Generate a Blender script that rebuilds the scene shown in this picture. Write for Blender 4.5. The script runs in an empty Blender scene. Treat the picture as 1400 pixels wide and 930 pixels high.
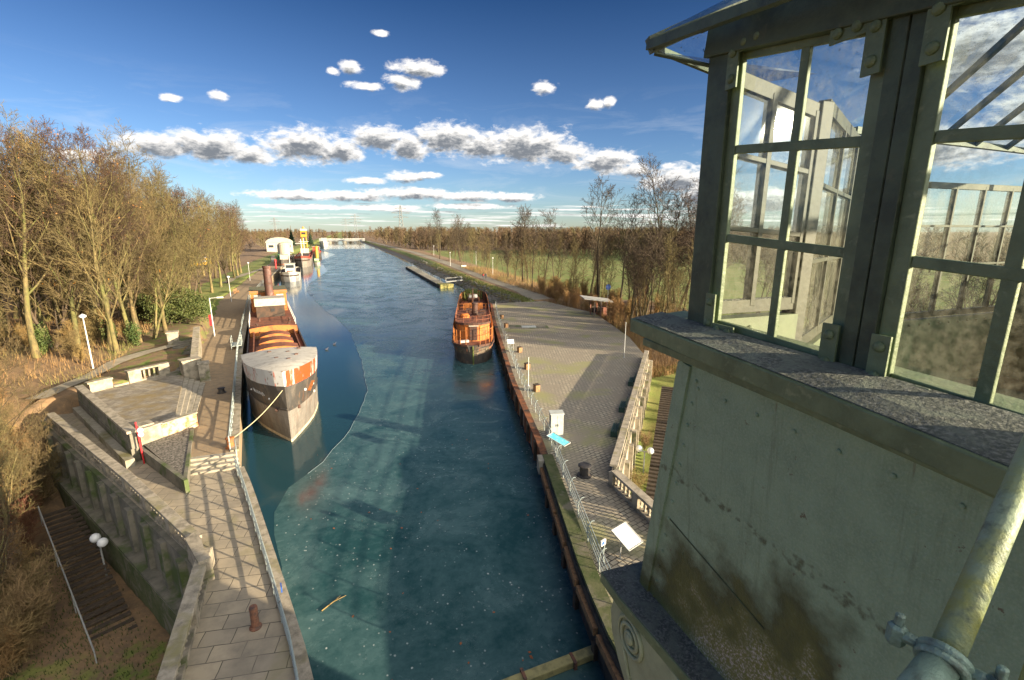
import bpy, math, random
from mathutils import Vector, Matrix
R_ = math.radians
C = bpy.context.scene.collection
scene = bpy.context.scene
# ---------------------------------------------------------------- camera
CAM_H = 15.0
cam_d = bpy.data.cameras.new('camera'); cam = bpy.data.objects.new('camera', cam_d); C.objects.link(cam)
cam_d.sensor_width = 36.0; cam_d.lens = 650.0 / 1400.0 * 36.0
cam_d.clip_start = 0.03; cam_d.clip_end = 30000
PITCH, YAW = R_(12.911), R_(19.029)
fw = Vector((math.sin(YAW)*math.cos(PITCH), math.cos(YAW)*math.cos(PITCH), -math.sin(PITCH)))
cam.location = (0, 0, CAM_H); cam.rotation_euler = fw.to_track_quat('-Z', 'Y').to_euler()
scene.camera = cam
# ---------------------------------------------------------------- sun and sky
SUN_AZ, SUN_EL = R_(133.4), R_(10.2)          # clockwise from +Y
SKY_STRENGTH = 0.095
sun_dir = Vector((math.sin(SUN_AZ)*math.cos(SUN_EL), math.cos(SUN_AZ)*math.cos(SUN_EL), math.sin(SUN_EL)))
sl = bpy.data.lights.new('sun', 'SUN'); sl.energy = 5.0; sl.angle = R_(0.5); sl.color = (1.0, 0.80, 0.54)
so = bpy.data.objects.new('sun', sl); C.objects.link(so)
so.rotation_euler = (-sun_dir).to_track_quat('-Z', 'Y').to_euler(); so.location = (60, -60, 60)
scene.view_settings.view_transform = 'Standard'; scene.view_settings.look = 'None'
scene.view_settings.gamma = 1.0; scene.view_settings.use_curve_mapping = False
scene.view_settings.exposure = 1.68
try:
    scene.cycles.use_denoising = True
    scene.cycles.max_bounces = 6; scene.cycles.transparent_max_bounces = 16
    scene.cycles.caustics_reflective = False; scene.cycles.caustics_refractive = False
except Exception: pass

# clouds: (azimuth, elevation, half width, half height) in degrees
CL = [(-21.51, 6.31, 2.18, 0.59), (-15.97, 7.62, 2.87, 1.07), (-11.59, 8.0, 3.81, 1.38), (-8.19, 7.44, 2.14, 0.96), (-2.98, 8.6, 4.54, 1.61), (0.62, 8.23, 2.27, 1.01), (4.51, 9.71, 3.29, 1.37), (7.6, 9.09, 2.4, 1.47), (11.65, 9.94, 4.08, 1.54), (15.72, 9.25, 3.3, 1.27), (20.68, 9.27, 5.1, 1.86), (24.82, 8.47, 3.26, 1.13), (29.73, 7.46, 3.34, 1.28), (32.95, 6.61, 1.95, 0.76), (37.27, 5.5, 3.34, 1.35), (39.98, 4.14, 2.88, 1.2), (-14.4, 11.82, 0.8, 0.36), (-10.44, 12.44, 0.8, 0.5), (1.97, 16.23, 1.18, 0.58), (0.13, 15.76, 0.65, 0.38), (8.75, 16.55, 2.65, 0.78), (7.29, 15.28, 1.71, 0.73), (5.13, 19.42, 0.82, 0.3), (3.32, 14.64, 1.96, 0.4), (22.65, 15.02, 1.2, 0.61), (28.29, 13.27, 1.03, 0.56), (29.62, 13.43, 0.7, 0.55), (2.69, 5.4, 2.03, 0.38), (7.05, 5.89, 2.1, 0.54), (9.48, 6.1, 1.31, 0.39), (-4.85, 3.69, 3.93, 0.52), (1.04, 3.76, 4.22, 0.54), (7.37, 4.11, 6.1, 0.63), (13.97, 3.93, 5.4, 0.56), (19.03, 3.79, 2.87, 0.48), (-3.52, 2.52, 4.48, 0.3), (4.08, 2.56, 4.86, 0.32), (13.95, 2.8, 5.08, 0.32),
      (52, 22, 7, 4), (61, 14, 6, 2.5), (58, 27, 6, 2), (66, 20, 5, 3), (57, 7, 9, 1.8), (70, 9, 8, 3), (48, 3, 9, 1.2), (68, 30, 6, 3)]

class NT:
    """small node-tree writer"""
    def __init__(s, nt): s.t = nt; s.n = nt.nodes; s.l = nt.links
    def new(s, typ, **kw):
        nd = s.n.new(typ)
        for k, v in kw.items(): setattr(nd, k, v)
        return nd
    def put(s, inp, v):
        if hasattr(v, 'links') or hasattr(v, 'is_output'): s.l.new(v, inp)
        else:
            inp.default_value = v
    def math(s, op, a, b=None, clamp=False):
        nd = s.new('ShaderNodeMath', operation=op, use_clamp=clamp); s.put(nd.inputs[0], a)
        if b is not None: s.put(nd.inputs[1], b)
        return nd.outputs[0]
    def vec(s, op, a, b=None):
        nd = s.new('ShaderNodeVectorMath', operation=op); s.put(nd.inputs[0], a)
        if b is not None: s.put(nd.inputs[1], b)
        return nd.outputs['Value'] if op == 'LENGTH' else nd.outputs[0]
    def mapr(s, v, a, b, c=0.0, d=1.0, smooth=False):
        nd = s.new('ShaderNodeMapRange', clamp=True)
        if smooth: nd.interpolation_type = 'SMOOTHSTEP'
        s.put(nd.inputs[0], v)
        for i, x in zip((1, 2, 3, 4), (a, b, c, d)): s.put(nd.inputs[i], x)
        return nd.outputs[0]
    def mix(s, f, a, b, mode='MIX'):
        nd = s.new('ShaderNodeMix', data_type='RGBA', blend_type=mode); s.put(nd.inputs[0], f)
        for i, x in ((6, a), (7, b)):
            if isinstance(x, (tuple, list)) and len(x) == 3: x = (*x, 1)
            s.put(nd.inputs[i], x)
        return nd.outputs[2]
    def noise(s, vec, scale, detail=4, rough=0.55, dist=0.0):
        nd = s.new('ShaderNodeTexNoise'); s.put(nd.inputs['Vector'], vec)
        nd.inputs['Scale'].default_value = scale; nd.inputs['Detail'].default_value = detail
        nd.inputs['Roughness'].default_value = rough; nd.inputs['Distortion'].default_value = dist
        return nd.outputs[0]

world = bpy.data.worlds.new('World'); scene.world = world; world.use_nodes = True
w = NT(world.node_tree); w.n.clear()
out = w.new('ShaderNodeOutputWorld'); bg = w.new('ShaderNodeBackground')
sky = w.new('ShaderNodeTexSky', sky_type='NISHITA'); sky.sun_disc = False
sky.sun_elevation = SUN_EL; sky.sun_rotation = SUN_AZ; sky.air_density = 1.0; sky.dust_density = 0.25; sky.ozone_density = 1.6; sky.altitude = 50
tc = w.new('ShaderNodeTexCoord'); d = tc.outputs['Generated']
sp = w.new('ShaderNodeSeparateXYZ'); w.put(sp.inputs[0], d)
az = w.math('MULTIPLY', w.math('ARCTAN2', sp.outputs[0], sp.outputs[1]), 57.29578)
el = w.math('MULTIPLY', w.math('ARCSINE', sp.outputs[2]), 57.29578)
cb = w.new('ShaderNodeCombineXYZ'); w.put(cb.inputs[0], az); w.put(cb.inputs[1], el)
ae = cb.outputs[0]
# node group: cloud field at (azimuth, elevation)
grp = bpy.data.node_groups.new('cloud_field', 'ShaderNodeTree')
grp.interface.new_socket('AE', in_out='INPUT', socket_type='NodeSocketVector')
grp.interface.new_socket('F', in_out='OUTPUT', socket_type='NodeSocketFloat')
g = NT(grp); gi = g.new('NodeGroupInput'); go = g.new('NodeGroupOutput')
gv = gi.outputs[0]
field = None
for (a, e, wa, we) in CL:
    q = g.vec('MULTIPLY', g.vec('SUBTRACT', gv, (a, e, 0)), (1/wa, 1/we, 0))
    r = g.math('MULTIPLY', g.vec('LENGTH', q), 0.93)
    field = r if field is None else g.math('MINIMUM', field, r)
field = g.math('SUBTRACT', 1.0, field)
n1 = g.math('ADD', g.math('MULTIPLY', g.noise(g.vec('MULTIPLY', gv, (0.45, 0.9, 1)), 1.0, 8, 0.6, .5), .6), g.math('MULTIPLY', g.noise(g.vec('MULTIPLY', gv, (1.1, 1.9, 1)), 1.0, 6, 0.62), .4))
n2 = g.noise(g.vec('MULTIPLY', gv, (0.16, 1.7, 1)), 1.0, 5, 0.6)
f1 = g.math('ADD', field, g.math('MULTIPLY', g.math('SUBTRACT', n1, 0.47), 2.6))
# thin decks of flat cloud low over the horizon
spg = g.new('ShaderNodeSeparateXYZ'); g.put(spg.inputs[0], gv)
lowm = g.math('MULTIPLY', g.mapr(spg.outputs[1], 2.6, 3.6, 1, 0), g.mapr(spg.outputs[1], -0.2, 0.6, 0, 1))
band = g.math('SUBTRACT', g.math('MULTIPLY', g.noise(g.vec('MULTIPLY', gv, (0.10, 2.6, 1)), 1.0, 4, 0.6), 4.0), 2.0)
f2 = g.math('SUBTRACT', g.math('ADD', band, lowm), 1.05)
g.put(go.inputs[0], g.math('MAXIMUM', f1, f2))
def cfield(v):
    nd = w.new('ShaderNodeGroup'); nd.node_tree = grp; w.put(nd.inputs[0], v); return nd.outputs[0]
F0 = cfield(ae)
Fup = cfield(w.vec('ADD', ae, (0.25, 0.55, 0)))
dens = w.mapr(F0, -0.12, 0.55, 0, 1, True)
under = w.mapr(Fup, 0.02, 0.95, 0, 1, True)
fine = w.noise(w.vec('MULTIPLY', ae, (1.4, 2.6, 1)), 1.0, 6, 0.65)
under = w.math('ADD', under, w.math('MULTIPLY', w.math('SUBTRACT', fine, 0.5), 1.0), True)
ccol = w.mix(under, (4.2, 4.05, 3.85), (0.80, 0.88, 1.0))
# the sky itself: Nishita, coloured towards the deep winter blue
hs = w.new('ShaderNodeHueSaturation'); hs.inputs['Saturation'].default_value = 0.92; w.put(hs.inputs['Color'], sky.outputs[0])
tint = w.mix(1.0, hs.outputs[0], (0.42, 0.66, 0.96), 'MULTIPLY')
deep = w.mix(w.mapr(el, 0, 26, 0, 1), (0.92, 0.76, 0.78), (0.10, 0.19, 0.28))
tint = w.mix(1.0, tint, deep, 'MULTIPLY')
veil = w.math('MULTIPLY', w.mapr(w.noise(w.vec('MULTIPLY', ae, (0.09, 0.42, 1)), 1.0, 7, 0.66, .8), .50, .80, 0, .38), w.math('MULTIPLY', w.mapr(el, 1, 5, .5, 1), w.mapr(el, 9, 15, 1, 0)))
tint = w.mix(veil, tint, (3.0, 3.1, 3.2))
final = w.mix(dens, tint, ccol)
# broken bright cloud added around the sun, behind the camera, to fill the shade
back = w.mapr(w.vec('LENGTH', w.vec('SUBTRACT', d, (0.60, -0.72, 0.35))), 0.55, 1.25, 1, 0, True)
bn_ = w.noise(w.vec('MULTIPLY', d, (2.0, 2.0, 5.0)), 1.0, 6, 0.6)
final = w.mix(w.math('MULTIPLY', back, w.mapr(bn_, .36, .56)), final, (13.0, 12.0, 10.2))
w.put(bg.inputs[0], final); bg.inputs[1].default_value = SKY_STRENGTH
w.l.new(bg.outputs[0], out.inputs[0])

# ---------------------------------------------------------------- materials
MATS = {}
def mat(name, col, rough=0.75, col2=None, s2=2.0, t2=(0.4, 0.62), col3=None, s3=0.4, t3=(0.5, 0.65), bump=0.0, bs=20.0, metal=0.0,
        brick=None, obj_rand=0.0, spec=0.5, stretch=(1, 1, 1), coat=0.0, custom=None):
    m = bpy.data.materials.new(name); m.use_nodes = True; t = NT(m.node_tree); t.n.clear()
    o = t.new('ShaderNodeOutputMaterial'); p = t.new('ShaderNodeBsdfPrincipled'); t.l.new(p.outputs[0], o.inputs[0])
    co = t.new('ShaderNodeTexCoord').outputs['Object']
    if stretch != (1, 1, 1): cv = t.vec('MULTIPLY', co, stretch)
    else: cv = co
    c = (*col, 1); h = None
    if brick:                        # (rot, bw, bh, mortar colour, mortar size, offset colour)
        rot, bw, bh, mc, ms, cB = brick
        mp = t.new('ShaderNodeMapping'); mp.inputs['Rotation'].default_value = (0, 0, rot); t.put(mp.inputs[0], co)
        wob = t.noise(co, 1.5, 2)
        vv = t.vec('ADD', mp.outputs[0], t.vec('MULTIPLY', t.vec('SUBTRACT', wob, (.5, .5, .5)), (0.08, 0.08, 0)))
        b = t.new('ShaderNodeTexBrick'); t.put(b.inputs['Vector'], vv); b.inputs['Scale'].default_value = 1.0
        b.inputs['Brick Width'].default_value = bw; b.inputs['Row Height'].default_value = bh
        b.inputs['Mortar Size'].default_value = ms; b.inputs['Mortar Smooth'].default_value = 0.3
        b.inputs['Color1'].default_value = (*col, 1); b.inputs['Color2'].default_value = (*cB, 1); b.inputs['Mortar'].default_value = (*mc, 1)
        c = b.outputs[0]; h = t.math('SUBTRACT', 1.0, b.outputs[1])
    if col2: c = t.mix(t.mapr(t.noise(cv, s2, 6, 0.65), t2[0], t2[1]), c, (*col2, 1))
    if col3: c = t.mix(t.mapr(t.noise(cv, s3, 5, 0.6, 0.4), t3[0], t3[1]), c, (*col3, 1))
    if obj_rand:
        oi = t.new('ShaderNodeObjectInfo')
        hv = t.new('ShaderNodeHueSaturation'); t.put(hv.inputs['Color'], c if not isinstance(c, tuple) else c)
        t.put(hv.inputs['Value'], t.mapr(oi.outputs['Random'], 0, 1, 1-obj_rand, 1+obj_rand))
        t.put(hv.inputs['Hue'], t.mapr(t.math('FRACT', t.math('MULTIPLY', oi.outputs['Random'], 7.31)), 0, 1, 0.485, 0.52))
        c = hv.outputs[0]
    if custom: c = custom(t, co, c)
    t.put(p.inputs['Base Color'], c)
    p.inputs['Roughness'].default_value = rough; p.inputs['Metallic'].default_value = metal
    p.inputs['Specular IOR Level'].default_value = spec
    if bump:
        bn = t.new('ShaderNodeBump'); bn.inputs['Strength'].default_value = bump; bn.inputs['Distance'].default_value = 0.02
        nz = t.noise(cv, bs, 5, 0.65)
        t.put(bn.inputs['Height'], nz if h is None else t.math('ADD', t.math('MULTIPLY', nz, 0.5), h))
        t.l.new(bn.outputs[0], p.inputs['Normal'])
    MATS[name] = m
    return m
M = MATS
# paving and stone
mat('quay_slabs', (.42,.36,.265), .8, (.24,.215,.17), .8, (.42,.68), (.26,.24,.13), .25, (.55,.7), .35, 25, brick=(R_(8), 1.15, .75, (.07,.065,.05), .02, (.33,.29,.225)))
mat('quay_gravel', (.36,.26,.15), .9, (.25,.18,.11), 1.5, (.4,.65), (.22,.2,.16), 14, (.45,.7), .3, 40)
mat('terrace_slabs', (.33,.30,.25), .85, (.17,.15,.12), 1.3, (.42,.6), (.22,.17,.08), .5, (.5,.7), .35, 25, brick=(R_(35), .9, .6, (.10,.09,.07), .02, (.27,.25,.21)))
mat('step_stone', (.36,.33,.27), .8, (.2,.19,.15), 2, (.45,.7), None, bump=.3)
mat('plaza_sett', (.44,.395,.30), .8, (.26,.23,.18), .42, (.42,.6), (.27,.27,.13), .16, (.52,.64), .4, 30, brick=(R_(-17), .42, .30, (.06,.055,.045), .035, (.33,.30,.24)))
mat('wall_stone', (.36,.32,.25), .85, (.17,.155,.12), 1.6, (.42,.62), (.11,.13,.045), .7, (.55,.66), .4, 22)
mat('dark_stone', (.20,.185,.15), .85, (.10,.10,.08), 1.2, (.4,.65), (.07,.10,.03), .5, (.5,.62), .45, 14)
mat('coping_stone', (.38,.34,.27), .85, (.20,.18,.14), 2.5, (.42,.62), (.24,.22,.11), .6, (.55,.7), .4, 25)
mat('orange_stone', (.42,.36,.27), .85, (.38,.14,.05), 2.2, (.46,.56), (.2,.17,.13), 3, (.55,.65), .4, 25)
mat('moss_wall', (.10,.11,.05), .95, (.05,.075,.02), 1.6, (.4,.62), (.16,.15,.11), .8, (.52,.62), .7, 9)
mat('pebble_bed', (.20,.185,.16), .9, (.07,.065,.055), 7, (.42,.55), (.34,.31,.27), 9, (.56,.66), .8, 12)
mat('concrete', (.34,.32,.27), .85, (.2,.19,.15), 1.0, (.4,.65), (.16,.15,.07), .4, (.52,.66), .3, 30)
mat('path_gravel', (.30,.27,.21), .9, (.22,.2,.15), 1.2, (.4,.65), None, bump=.2)
mat('sheet_rust', (.26,.10,.04), .8, (.12,.055,.03), 1.5, (.4,.6), (.035,.03,.025), .6, (.5,.62), .3, 20, stretch=(1,1,.3))
mat('twig_red', (.22,.085,.045), .9, (.15,.065,.04), .8, (.4,.6), obj_rand=.25)
mat('timber_dark', (.05,.038,.028), .85, (.10,.075,.05), 3, (.5,.7), bump=.3)
mat('timber_brown', (.30,.17,.08), .8, (.16,.09,.045), 5, (.45,.65), bump=.2)
# metal
mat('rail_grey', (.30,.36,.36), .5, (.17,.14,.10), 6, (.55,.68))
mat('pole_white', (.62,.63,.63), .5, (.4,.38,.34), 4, (.55,.7))
mat('pole_grey', (.36,.38,.38), .5, (.24,.23,.21), 4, (.5,.7))
mat('bollard_rust', (.22,.10,.06), .7, (.09,.06,.05), 5, (.45,.6), bump=.3)
mat('bollard_black', (.035,.035,.038), .5, (.09,.07,.05), 5, (.5,.7))
mat('bollard_orange', (.40,.13,.03), .7, (.14,.08,.05), 5, (.45,.65))
mat('cabinet_grey', (.48,.52,.50), .5, (.33,.36,.35), 2, (.45,.7))
mat('sign_white', (.80,.78,.78), .4)
mat('sign_pink', (.72,.36,.48), .4)
mat('sign_cyan', (.10,.50,.62), .35, (.25,.6,.68), 6, (.5,.6))
mat('sign_blue', (.04,.12,.45), .4)
mat('sign_red', (.60,.03,.04), .4)
mat('black_paint', (.02,.02,.02), .5)
mat('globe_white', (.75,.78,.80), .25)
mat('bench_green', (.03,.07,.055), .5)
mat('rope', (.46,.42,.27), .9)
# vegetation
mat('bark', (.185,.145,.06), .9, (.07,.058,.03), 3, (.4,.6), (.115,.12,.035), .5, (.48,.6), .5, 12, obj_rand=.25, stretch=(1,1,.35))
mat('bark_dark', (.10,.075,.045), .9, (.055,.045,.03), 3, (.4,.6), (.11,.105,.035), .5, (.5,.62), .5, 12, obj_rand=.25, stretch=(1,1,.35))
mat('twig', (.085,.05,.032), .9, (.05,.032,.022), .4, (.4,.6), obj_rand=.25)
mat('twig_brush', (.24,.17,.075), .9, (.16,.115,.05), .8, (.4,.6), obj_rand=.3)
mat('twig_olive', (.145,.11,.046), .9, (.085,.068,.03), .4, (.4,.6), obj_rand=.2)
mat('twig_dark', (.075,.055,.036), .9, (.055,.04,.028), .4, (.4,.6), obj_rand=.25)
mat('twig_gold', (.32,.21,.085), .9, (.23,.145,.06), 1.2, (.4,.6), obj_rand=.2)
mat('dry_leaf', (.34,.14,.04), .85, (.24,.11,.04), 1, (.4,.6), obj_rand=.2)
mat('dry_grass', (.30,.19,.08), .9, (.20,.12,.05), .5, (.4,.6), (.16,.17,.05), .15, (.5,.65))
mat('evergreen', (.055,.085,.018), .7, (.10,.12,.03), 1.2, (.45,.6), obj_rand=.15)
mat('conifer', (.018,.045,.022), .8, (.03,.06,.03), 1.2, (.45,.6), obj_rand=.15)
mat('rubble_stone', (.22,.21,.19), .9, (.11,.11,.10), 1.2, (.4,.6), (.10,.11,.045), .3, (.5,.62), .4, 8)
mat('woodland', (.15,.10,.06), .95, (.105,.07,.042), .05, (.4,.6), (.13,.11,.05), .02, (.48,.6))
# boats
def _runs(t, co, c):
    st_ = t.noise(t.vec('MULTIPLY', co, (3.2, 3.2, .22)), 1.0, 5, .7)
    c = t.mix(t.mapr(st_, .56, .70, 0, .75), c, (.17, .075, .035, 1))
    s_ = t.new('ShaderNodeSeparateXYZ'); t.put(s_.inputs[0], co)
    pl = t.math('FRACT', t.math('MULTIPLY', s_.outputs[1], .42)); ph = t.math('FRACT', t.math('MULTIPLY', s_.outputs[2], .95))
    return t.mix(t.math('MAXIMUM', t.mapr(pl, .0, .02, .55, 0), t.mapr(ph, .0, .05, .45, 0)), c, (.05, .045, .04, 1))
mat('hull_black', (.05,.047,.044), .6, (.13,.11,.09), 1.2, (.48,.68), (.16,.10,.06), 2.5, (.6,.7), .15, 15, stretch=(1,1,.5), custom=_runs)
mat('hull_grey', (.21,.195,.175), .65, (.13,.12,.108), .9, (.42,.66), (.27,.235,.195), 2.2, (.55,.7), .15, 15, stretch=(1,1,.4), custom=_runs)
mat('hull_cream', (.52,.46,.34), .7, (.3,.24,.16), 3, (.5,.65))
def _band(t, co, c):
    s_ = t.new('ShaderNodeSeparateXYZ'); t.put(s_.inputs[0], co)
    streak = t.noise(t.vec('MULTIPLY', co, (2.2, 2.2, .25)), 1.0, 5, .65)
    side = t.mapr(s_.outputs[0], -0.15, 0.15, 0.0, 0.20)
    fade = t.mapr(s_.outputs[0], 1.6, 3.0, 0.0, -0.14)
    v = t.math('ADD', t.math('ADD', streak, side), fade)
    c = t.mix(t.mapr(v, .56, .62), c, (.46, .06, .012, 1))
    dk = t.noise(co, 2.6, 5, .6)
    return t.mix(t.mapr(dk, .60, .66), c, (.14, .06, .035, 1))
mat('band_white', (.50,.52,.52), .6, (.5,.5,.46), 3, (.5,.7), custom=_band)
def _plank(t, co, c):
    s_ = t.new('ShaderNodeSeparateXYZ'); t.put(s_.inputs[0], co)
    f = t.math('FRACT', t.math('MULTIPLY', s_.outputs[1], 1.1))
    return t.mix(t.mapr(f, .0, .07, 1, 0), c, (.18, .17, .15, 1))
mat('deck_white', (.46,.45,.41), .7, (.28,.265,.235), 1.6, (.5,.72), custom=_plank)
mat('rust_orange', (.44,.155,.035), .75, (.24,.085,.03), 1.3, (.45,.65), (.12,.06,.03), 3.5, (.6,.7), .2, 20)
mat('rust_deck', (.22,.075,.04), .8, (.12,.05,.035), 1.1, (.42,.62), (.30,.13,.06), 2.6, (.56,.7), .25, 15)
mat('rust_dark', (.10,.045,.03), .8, (.05,.03,.025), 1.3, (.42,.62), bump=.2)
mat('rust_bright', (.52,.17,.03), .7, (.34,.10,.025), 1.5, (.45,.65), bump=.15)
mat('funnel_brown', (.10,.045,.035), .6, (.06,.035,.03), 1.5, (.42,.65), (.24,.12,.10), .8, (.55,.7))
mat('hold_dark', (.045,.035,.028), .9, (.08,.05,.035), 1, (.45,.6))
mat('weed', (.09,.13,.03), .9, (.16,.17,.05), 2, (.45,.6))
mat('house_white', (.40,.385,.33), .6, (.26,.25,.20), 2, (.5,.7))
mat('roof_green', (.11,.13,.07), .8, (.20,.13,.08), 1.2, (.48,.65))
mat('glass_dark', (.03,.04,.05), .1)
mat('hull_ltgrey', (.40,.41,.41), .55, (.26,.25,.24), 1, (.45,.7))
mat('paint_red', (.27,.05,.035), .55, (.25,.05,.03), 2, (.5,.7))
mat('paint_yellow', (.48,.29,.03), .5, (.34,.2,.03), 2, (.5,.7))
mat('paint_orange', (.62,.27,.03), .55, (.46,.19,.03), 1.5, (.5,.7))
mat('paint_green', (.045,.20,.06), .5)
mat('brick_red', (.33,.13,.08), .85, (.2,.09,.06), 2, (.45,.65), brick=(0, .5, .16, (.3,.27,.23), .02, (.26,.10,.07)))
mat('far_steel', (.22,.24,.25), .6)
mat('roof_pale', (.40,.365,.29), .7, (.28,.26,.21), .3, (.5,.7))
mat('skin', (.55,.33,.24), .6); mat('cloth_red', (.42,.04,.04), .8); mat('cloth_dark', (.05,.05,.07), .8); mat('hair_brown', (.08,.05,.03), .8)
# cabin
def _wall(t, co, c):
    s_ = t.new('ShaderNodeSeparateXYZ'); t.put(s_.inputs[0], co)
    z = t.math('ADD', s_.outputs[2], 13.0); y = t.math('ADD', s_.outputs[1], .5)
    big = t.noise(co, 2.4, 6, .62); med = t.noise(co, 9, 6, .65); grain = t.noise(co, 120, 3, .6)
    c = t.mix(t.mapr(med, .42, .66, 0, .55), c, (.19, .275, .185, 1))
    c = t.mix(t.mapr(grain, .45, .7, 0, .45), c, (.42, .52, .38, 1))
    # fungus and moss spreading up from the ledge
    q = t.math('ADD', t.math('SUBTRACT', 13.82, z), t.math('MULTIPLY', t.math('SUBTRACT', big, .5), 1.5))
    q = t.math('SUBTRACT', q, t.mapr(t.math('ABSOLUTE', t.math('SUBTRACT', y, 1.18)), .1, .75, 0, .50))
    c = t.mix(t.mapr(q, -.06, .22, 0, .94), c, (.062, .068, .024, 1))
    q2 = t.math('ADD', q, t.math('MULTIPLY', t.math('SUBTRACT', med, .5), .5))
    c = t.mix(t.mapr(q2, .20, .55, 0, .85), c, (.19, .20, .05, 1))
    sp_ = t.noise(co, 95, 5, .75)
    c = t.mix(t.math('MULTIPLY', t.mapr(sp_, .50, .60), t.mapr(q2, .36, .56)), c, (.55, .50, .50, 1))
    run = t.noise(t.vec('MULTIPLY', co, (14, 14, .7)), 1.0, 5, .7)
    c = t.mix(t.mapr(run, .55, .72, 0, .5), c, (.12, .15, .085, 1))
    c = t.mix(t.math('MULTIPLY', t.mapr(run, .60, .68), t.mapr(z, 14.1, 14.42, 0, .8)), c, (.16, .085, .04, 1))
    chip = t.noise(co, 17, 5, .7)
    c = t.mix(t.mapr(chip, .665, .69, 0, .8), c, (.12, .075, .045, 1))
    # rusty line of spots
    ln = t.math('ABSOLUTE', t.math('SUBTRACT', t.math('ADD', z, t.math('MULTIPLY', med, .16)), 13.93))
    c = t.mix(t.math('MULTIPLY', t.mapr(ln, .012, .03, .75, 0), t.mapr(t.noise(co, 30, 3), .48, .6)), c, (.07, .075, .035, 1))
    return c
mat('cabin_wall', (.30,.415,.28), .45, custom=_wall, bump=.45, bs=75)
mat('cabin_green', (.165,.215,.115), .5, (.10,.135,.07), 7, (.42,.66), (.24,.28,.16), 22, (.58,.7), .2, 50)
mat('cabin_dark', (.072,.10,.056), .55, (.036,.05,.03), 8, (.42,.66), (.09,.105,.06), 26, (.6,.7), .2, 50)
mat('cabin_dado', (.11,.14,.075), .6, (.07,.09,.05), 6, (.42,.66))
mat('cabin_inner', (.034,.038,.02), .6, (.02,.024,.014), 6, (.42,.66), None, bump=.15)
mat('lichen_ledge', (.085,.095,.085), .9, (.30,.30,.28), 80, (.46,.70), (.17,.19,.16), 9, (.46,.62), .6, 60)
mat('corbel_green', (.36,.40,.25), .6, (.27,.30,.19), 6, (.45,.66), bump=.2, bs=50)
mat('pipe_green', (.25,.32,.22), .5, (.27,.28,.06), 7, (.42,.6), (.12,.15,.10), 22, (.55,.66), .25, 60)
mat('clamp_steel', (.20,.30,.26), .4, (.10,.13,.11), 25, (.5,.65), bump=.3, bs=60, metal=.2)
def glass(name, tint, dirt, lo, hi, rough=.04, drops=False):
    m = bpy.data.materials.new(name); m.use_nodes = True; t = NT(m.node_tree); t.n.clear()
    o = t.new('ShaderNodeOutputMaterial'); co = t.new('ShaderNodeTexCoord').outputs['Object']
    tr = t.new('ShaderNodeBsdfTransparent'); tr.inputs[0].default_value = (*tint, 1)
    gl = t.new('ShaderNodeBsdfGlossy'); gl.inputs['Roughness'].default_value = rough; gl.inputs[0].default_value = (.95, .98, 1, 1)
    fr = t.new('ShaderNodeFresnel'); t.put(fr.inputs[0], t.mapr(t.new('ShaderNodeNewGeometry').outputs['Backfacing'], 0, 1, 1.45, 1/1.45))
    m1 = t.new('ShaderNodeMixShader'); t.put(m1.inputs[0], fr.outputs[0]); t.l.new(tr.outputs[0], m1.inputs[1]); t.l.new(gl.outputs[0], m1.inputs[2])
    df = t.new('ShaderNodeBsdfDiffuse'); df.inputs[0].default_value = (*dirt, 1)
    tl = t.new('ShaderNodeBsdfTranslucent'); tl.inputs[0].default_value = (*dirt, 1)
    ad = t.new('ShaderNodeMixShader'); ad.inputs[0].default_value = .5; t.l.new(df.outputs[0], ad.inputs[1]); t.l.new(tl.outputs[0], ad.inputs[2])
    a = t.noise(t.vec('MULTIPLY', co, (6, 6, 2)), 1, 6, .7); b = t.noise(co, 45, 3, .6)
    f = t.mapr(t.math('ADD', t.math('MULTIPLY', a, .6), t.math('MULTIPLY', b, .4)), .42, .68, lo, hi)
    m2 = t.new('ShaderNodeMixShader'); t.put(m2.inputs[0], f); t.l.new(m1.outputs[0], m2.inputs[1]); t.l.new(ad.outputs[0], m2.inputs[2])
    res = m2
    if drops:
        v = t.new('ShaderNodeTexVoronoi'); v.inputs['Scale'].default_value = 55; t.put(v.inputs['Vector'], co)
        k = t.math('MULTIPLY', t.mapr(v.outputs['Distance'], .16, .22, 1, 0), t.mapr(t.noise(co, 14, 2), .50, .54))
        dk = t.new('ShaderNodeBsdfDiffuse'); dk.inputs[0].default_value = (.03, .04, .03, 1)
        m3 = t.new('ShaderNodeMixShader'); t.put(m3.inputs[0], k); t.l.new(m2.outputs[0], m3.inputs[1]); t.l.new(dk.outputs[0], m3.inputs[2]); res = m3
    t.l.new(res.outputs[0], o.inputs[0]); M[name] = m
glass('window_glass', (.90, .95, .92), (.50, .50, .40), .0, .22)
glass('dusty_glass', (.86, .92, .88), (.55, .54, .42), .04, .38, .06)
glass('clear_glass', (.90, .95, .92), (.50, .50, .40), .02, .20, .04)
glass('roof_glass', (.88, .95, 1.0), (.45, .5, .5), .0, .05, .05, True)

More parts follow.
